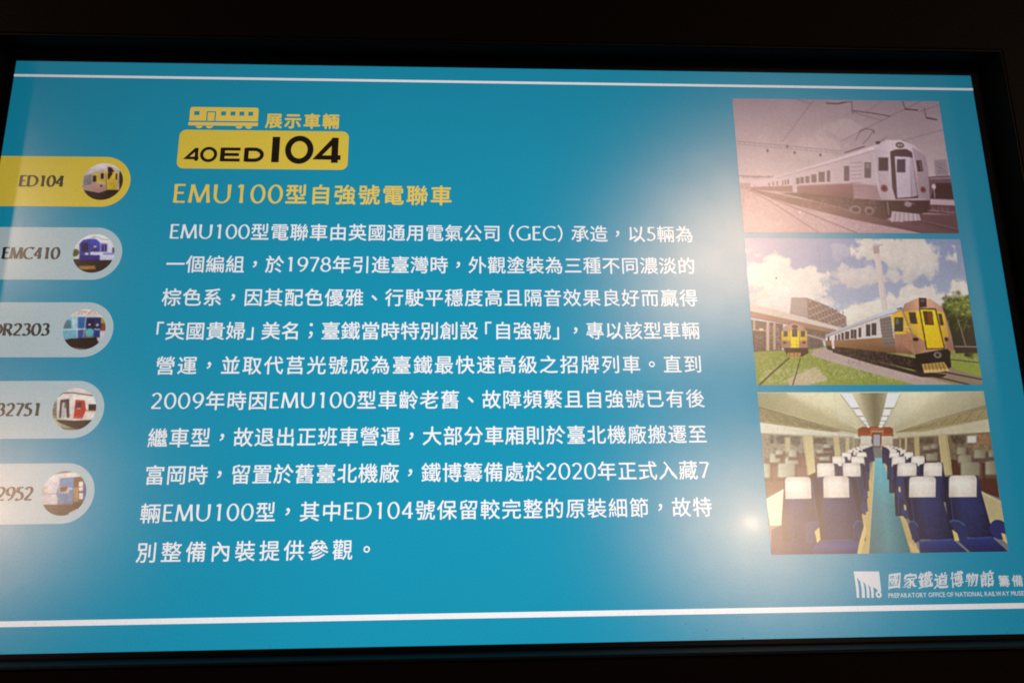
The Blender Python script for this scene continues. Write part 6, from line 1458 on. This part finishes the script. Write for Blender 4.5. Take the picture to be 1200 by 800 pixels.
# ------------------------------------------------------------------ tabs down the side, each with its number and round picture
TABS = [(252, YELLOW, 'ED104', 42, 124), (394.3, PALE, 'EMC410', 31, 134), (538, PALE, 'DR2303', 31, 135), (681.5, PALE, '32751', 62, 139), (825, PALE, '2952', 82, 144)]
for (cy, mat, word, x0, x1), (ops, c), lab in zip(TABS, THUMBS, ('yellow selected tab numbered ED104', 'pale grey tab numbered EMC410', 'pale grey tab numbered DR2303', 'pale grey tab numbered 32751', 'pale grey tab numbered 2952')):
    m = MB(); m.poly(rrect(0, cy - 50.5, 244, cy + 50.5, 50.4, 22, (0, 1, 1, 0)), Z1); tab = m.build('tab', mat, display); tab['label'] = lab
    m = MB(); cap = 22.0; nat = sum(ROMAN[c_][0] for c_ in word) * cap; wd = (x1 - x0) / nat
    x = x0 - .06 * cap
    for c_ in word:
        for j, st in enumerate(ROMAN[c_][1]): stroke_mesh(m, st, x, cy + cap / 2, cap, 5.2, 2.1, Z2 + j * 6e-6, 0.0, wd, 12)
        x += ROMAN[c_][0] * cap * wd
    m.build('tab_number', INK, tab)
    P = Painter(76, 76, 4); P.run(ops, .13)
    a = P.a if False else blur(P.a, 1.6) + rng.normal(0, 7, P.a.shape)
    a = a.reshape(152, 2, 152, 2, 3).mean((1, 3)); a = (a - 128) * 1.15 + 116; a *= np.linspace(1.1, .86, 152)[:, None, None]; a = a * .8 + a.mean(2, keepdims=True) * .2; a = blur(a, 1.0); a *= 1 + (fbm(152, 152, 14, 4) - .5)[..., None] * .3
    picture('thumbnail', a, 193.3 - 38, cy - 38, 193.3 + 38, cy + 38, Z2, tab, 1.15, (193.3, cy, 37.2))

# ------------------------------------------------------------------ museum logo at the foot
m = MB()
m.poly([(1557.8, 972.6), (1603.2, 973.2), (1603.3, 1004.5), (1598.6, 1003.5), (1593.6, 1001.4), (1589.3, 999.4), (1581.1, 994.3), (1572.4, 989.2), (1562.5, 982.6)], Z1)
for k, (q, r_) in enumerate([([(1557.8, 972.6), (1558.4, 985.8), (1558.9, 999.4), (1558.5, 1016.1)], [(1562.5, 982.6), (1563.5, 992.0), (1563.6, 1001.9), (1562.7, 1016.2)]), ([(1562.5, 982.6), (1567.8, 989.1), (1568.8, 1000.8), (1567.8, 1016.3)], [(1572.4, 989.2), (1573.7, 995.9), (1573.7, 1004.6), (1572.8, 1016.4)]), ([(1572.4, 989.2), (1577.0, 995.2), (1577.4, 1004.6), (1576.5, 1016.4)], [(1581.1, 994.3), (1582.0, 999.7), (1581.9, 1007.2), (1581.0, 1016.5)]), ([(1581.1, 994.3), (1584.5, 998.8), (1585.1, 1007.2), (1584.5, 1016.5)], [(1589.3, 999.4), (1589.8, 1003.6), (1589.3, 1009.7), (1588.5, 1016.6)])]):
    m.add(q + r_, [(i, i + 1, 5 + i, 4 + i) for i in range(3)], Z1 + 6e-6 * (k + 1))
m.add(*(lambda o, i: ([(1598 + o * math.cos(t * math.pi / 12), 1011.5 + o * math.sin(t * math.pi / 12)) for t in range(24)] + [(1598 + i * math.cos(t * math.pi / 12), 1011.5 + i * math.sin(t * math.pi / 12)) for t in range(24)], [(t, (t + 1) % 24, 24 + (t + 1) % 24, 24 + t) for t in range(24)]))(5.4, 2.3), Z1 + 4e-5)
m.poly([(1593.7, 999.9), (1603.3, 1004.5), (1601.0, 1007.9), (1597.5, 1006.4)], Z1 + 5e-5)
m.build('logo_emblem', OFFWHITE, display)
m = MB()
r2 = random.Random(7)
for i, c in enumerate('國家鐵道博物館'):
    v, f = glyph(c, BRUSH)
    s_ = (28, 27, 29, 28, 28, 25, 28)[i]; dy = (0, 1, -1, 1, 0, 0, -1)[i]; rot = (0, -.06, .05, -.05, .03, -.06, .03)[i]
    pts = []
    for a, b, q_ in v:
        a -= .5; b -= .38; b2 = b + .10 * a + .035 * math.sin(b * 15 + i * 2); a2 = a * .93 + .14 * b + .04 * math.sin(a * 9 + b * 13 + i)
        pts.append((1629 + i * 28.0 + (a2 * math.cos(rot) - b2 * math.sin(rot)) * s_, 989 + dy - (a2 * math.sin(rot) + b2 * math.cos(rot)) * s_, q_))
    m.add(pts, f, Z1)
for i, c in enumerate('籌備處'):
    v, f = glyph(c, 0.02); m.add([(1816.2 + i * 24.5 + a * 20.5, 992.5 - (b - .38) * 20.5, q_) for a, b, q_ in v], f, Z1)
x = 1615
for c in 'PREPARATORY OFFICE OF NATIONAL RAILWAY MUSEUM':
    if c == ' ': x += 2.6; continue
    v, f = glyph(c, 0.016); lo, hi = v.min(0), v.max(0)
    m.add([(x + (a - lo[0]) * 9.3, 1017 - b * 10.6, q_) for a, b, q_ in v], f, Z1); x += (hi[0] - lo[0]) * 9.3 + .85
m.build('logo_lettering', OFFWHITE, display)

# ------------------------------------------------------------------ specks of dust on the glass, most along the lower edge
m = MB()
r3 = random.Random(11)
for k in range(70):
    if k < 44: x, y = r3.uniform(0, 1920), 1079 - abs(r3.gauss(0, 14))
    elif k < 54: x, y = r3.uniform(60, 240), r3.uniform(860, 1070)
    else: x, y = r3.uniform(0, 1920), r3.uniform(0, 1080)
    s_ = r3.choice((.35, .4, .5, .6, .8)) if k != 56 else 1.6
    m.poly([(x + s_ * math.cos(t * math.pi / 3) * r3.uniform(.7, 1.2), y + s_ * math.sin(t * math.pi / 3)) for t in range(6)], Z4)
o = m.build('dust', DUST, display); o['kind'] = 'stuff'
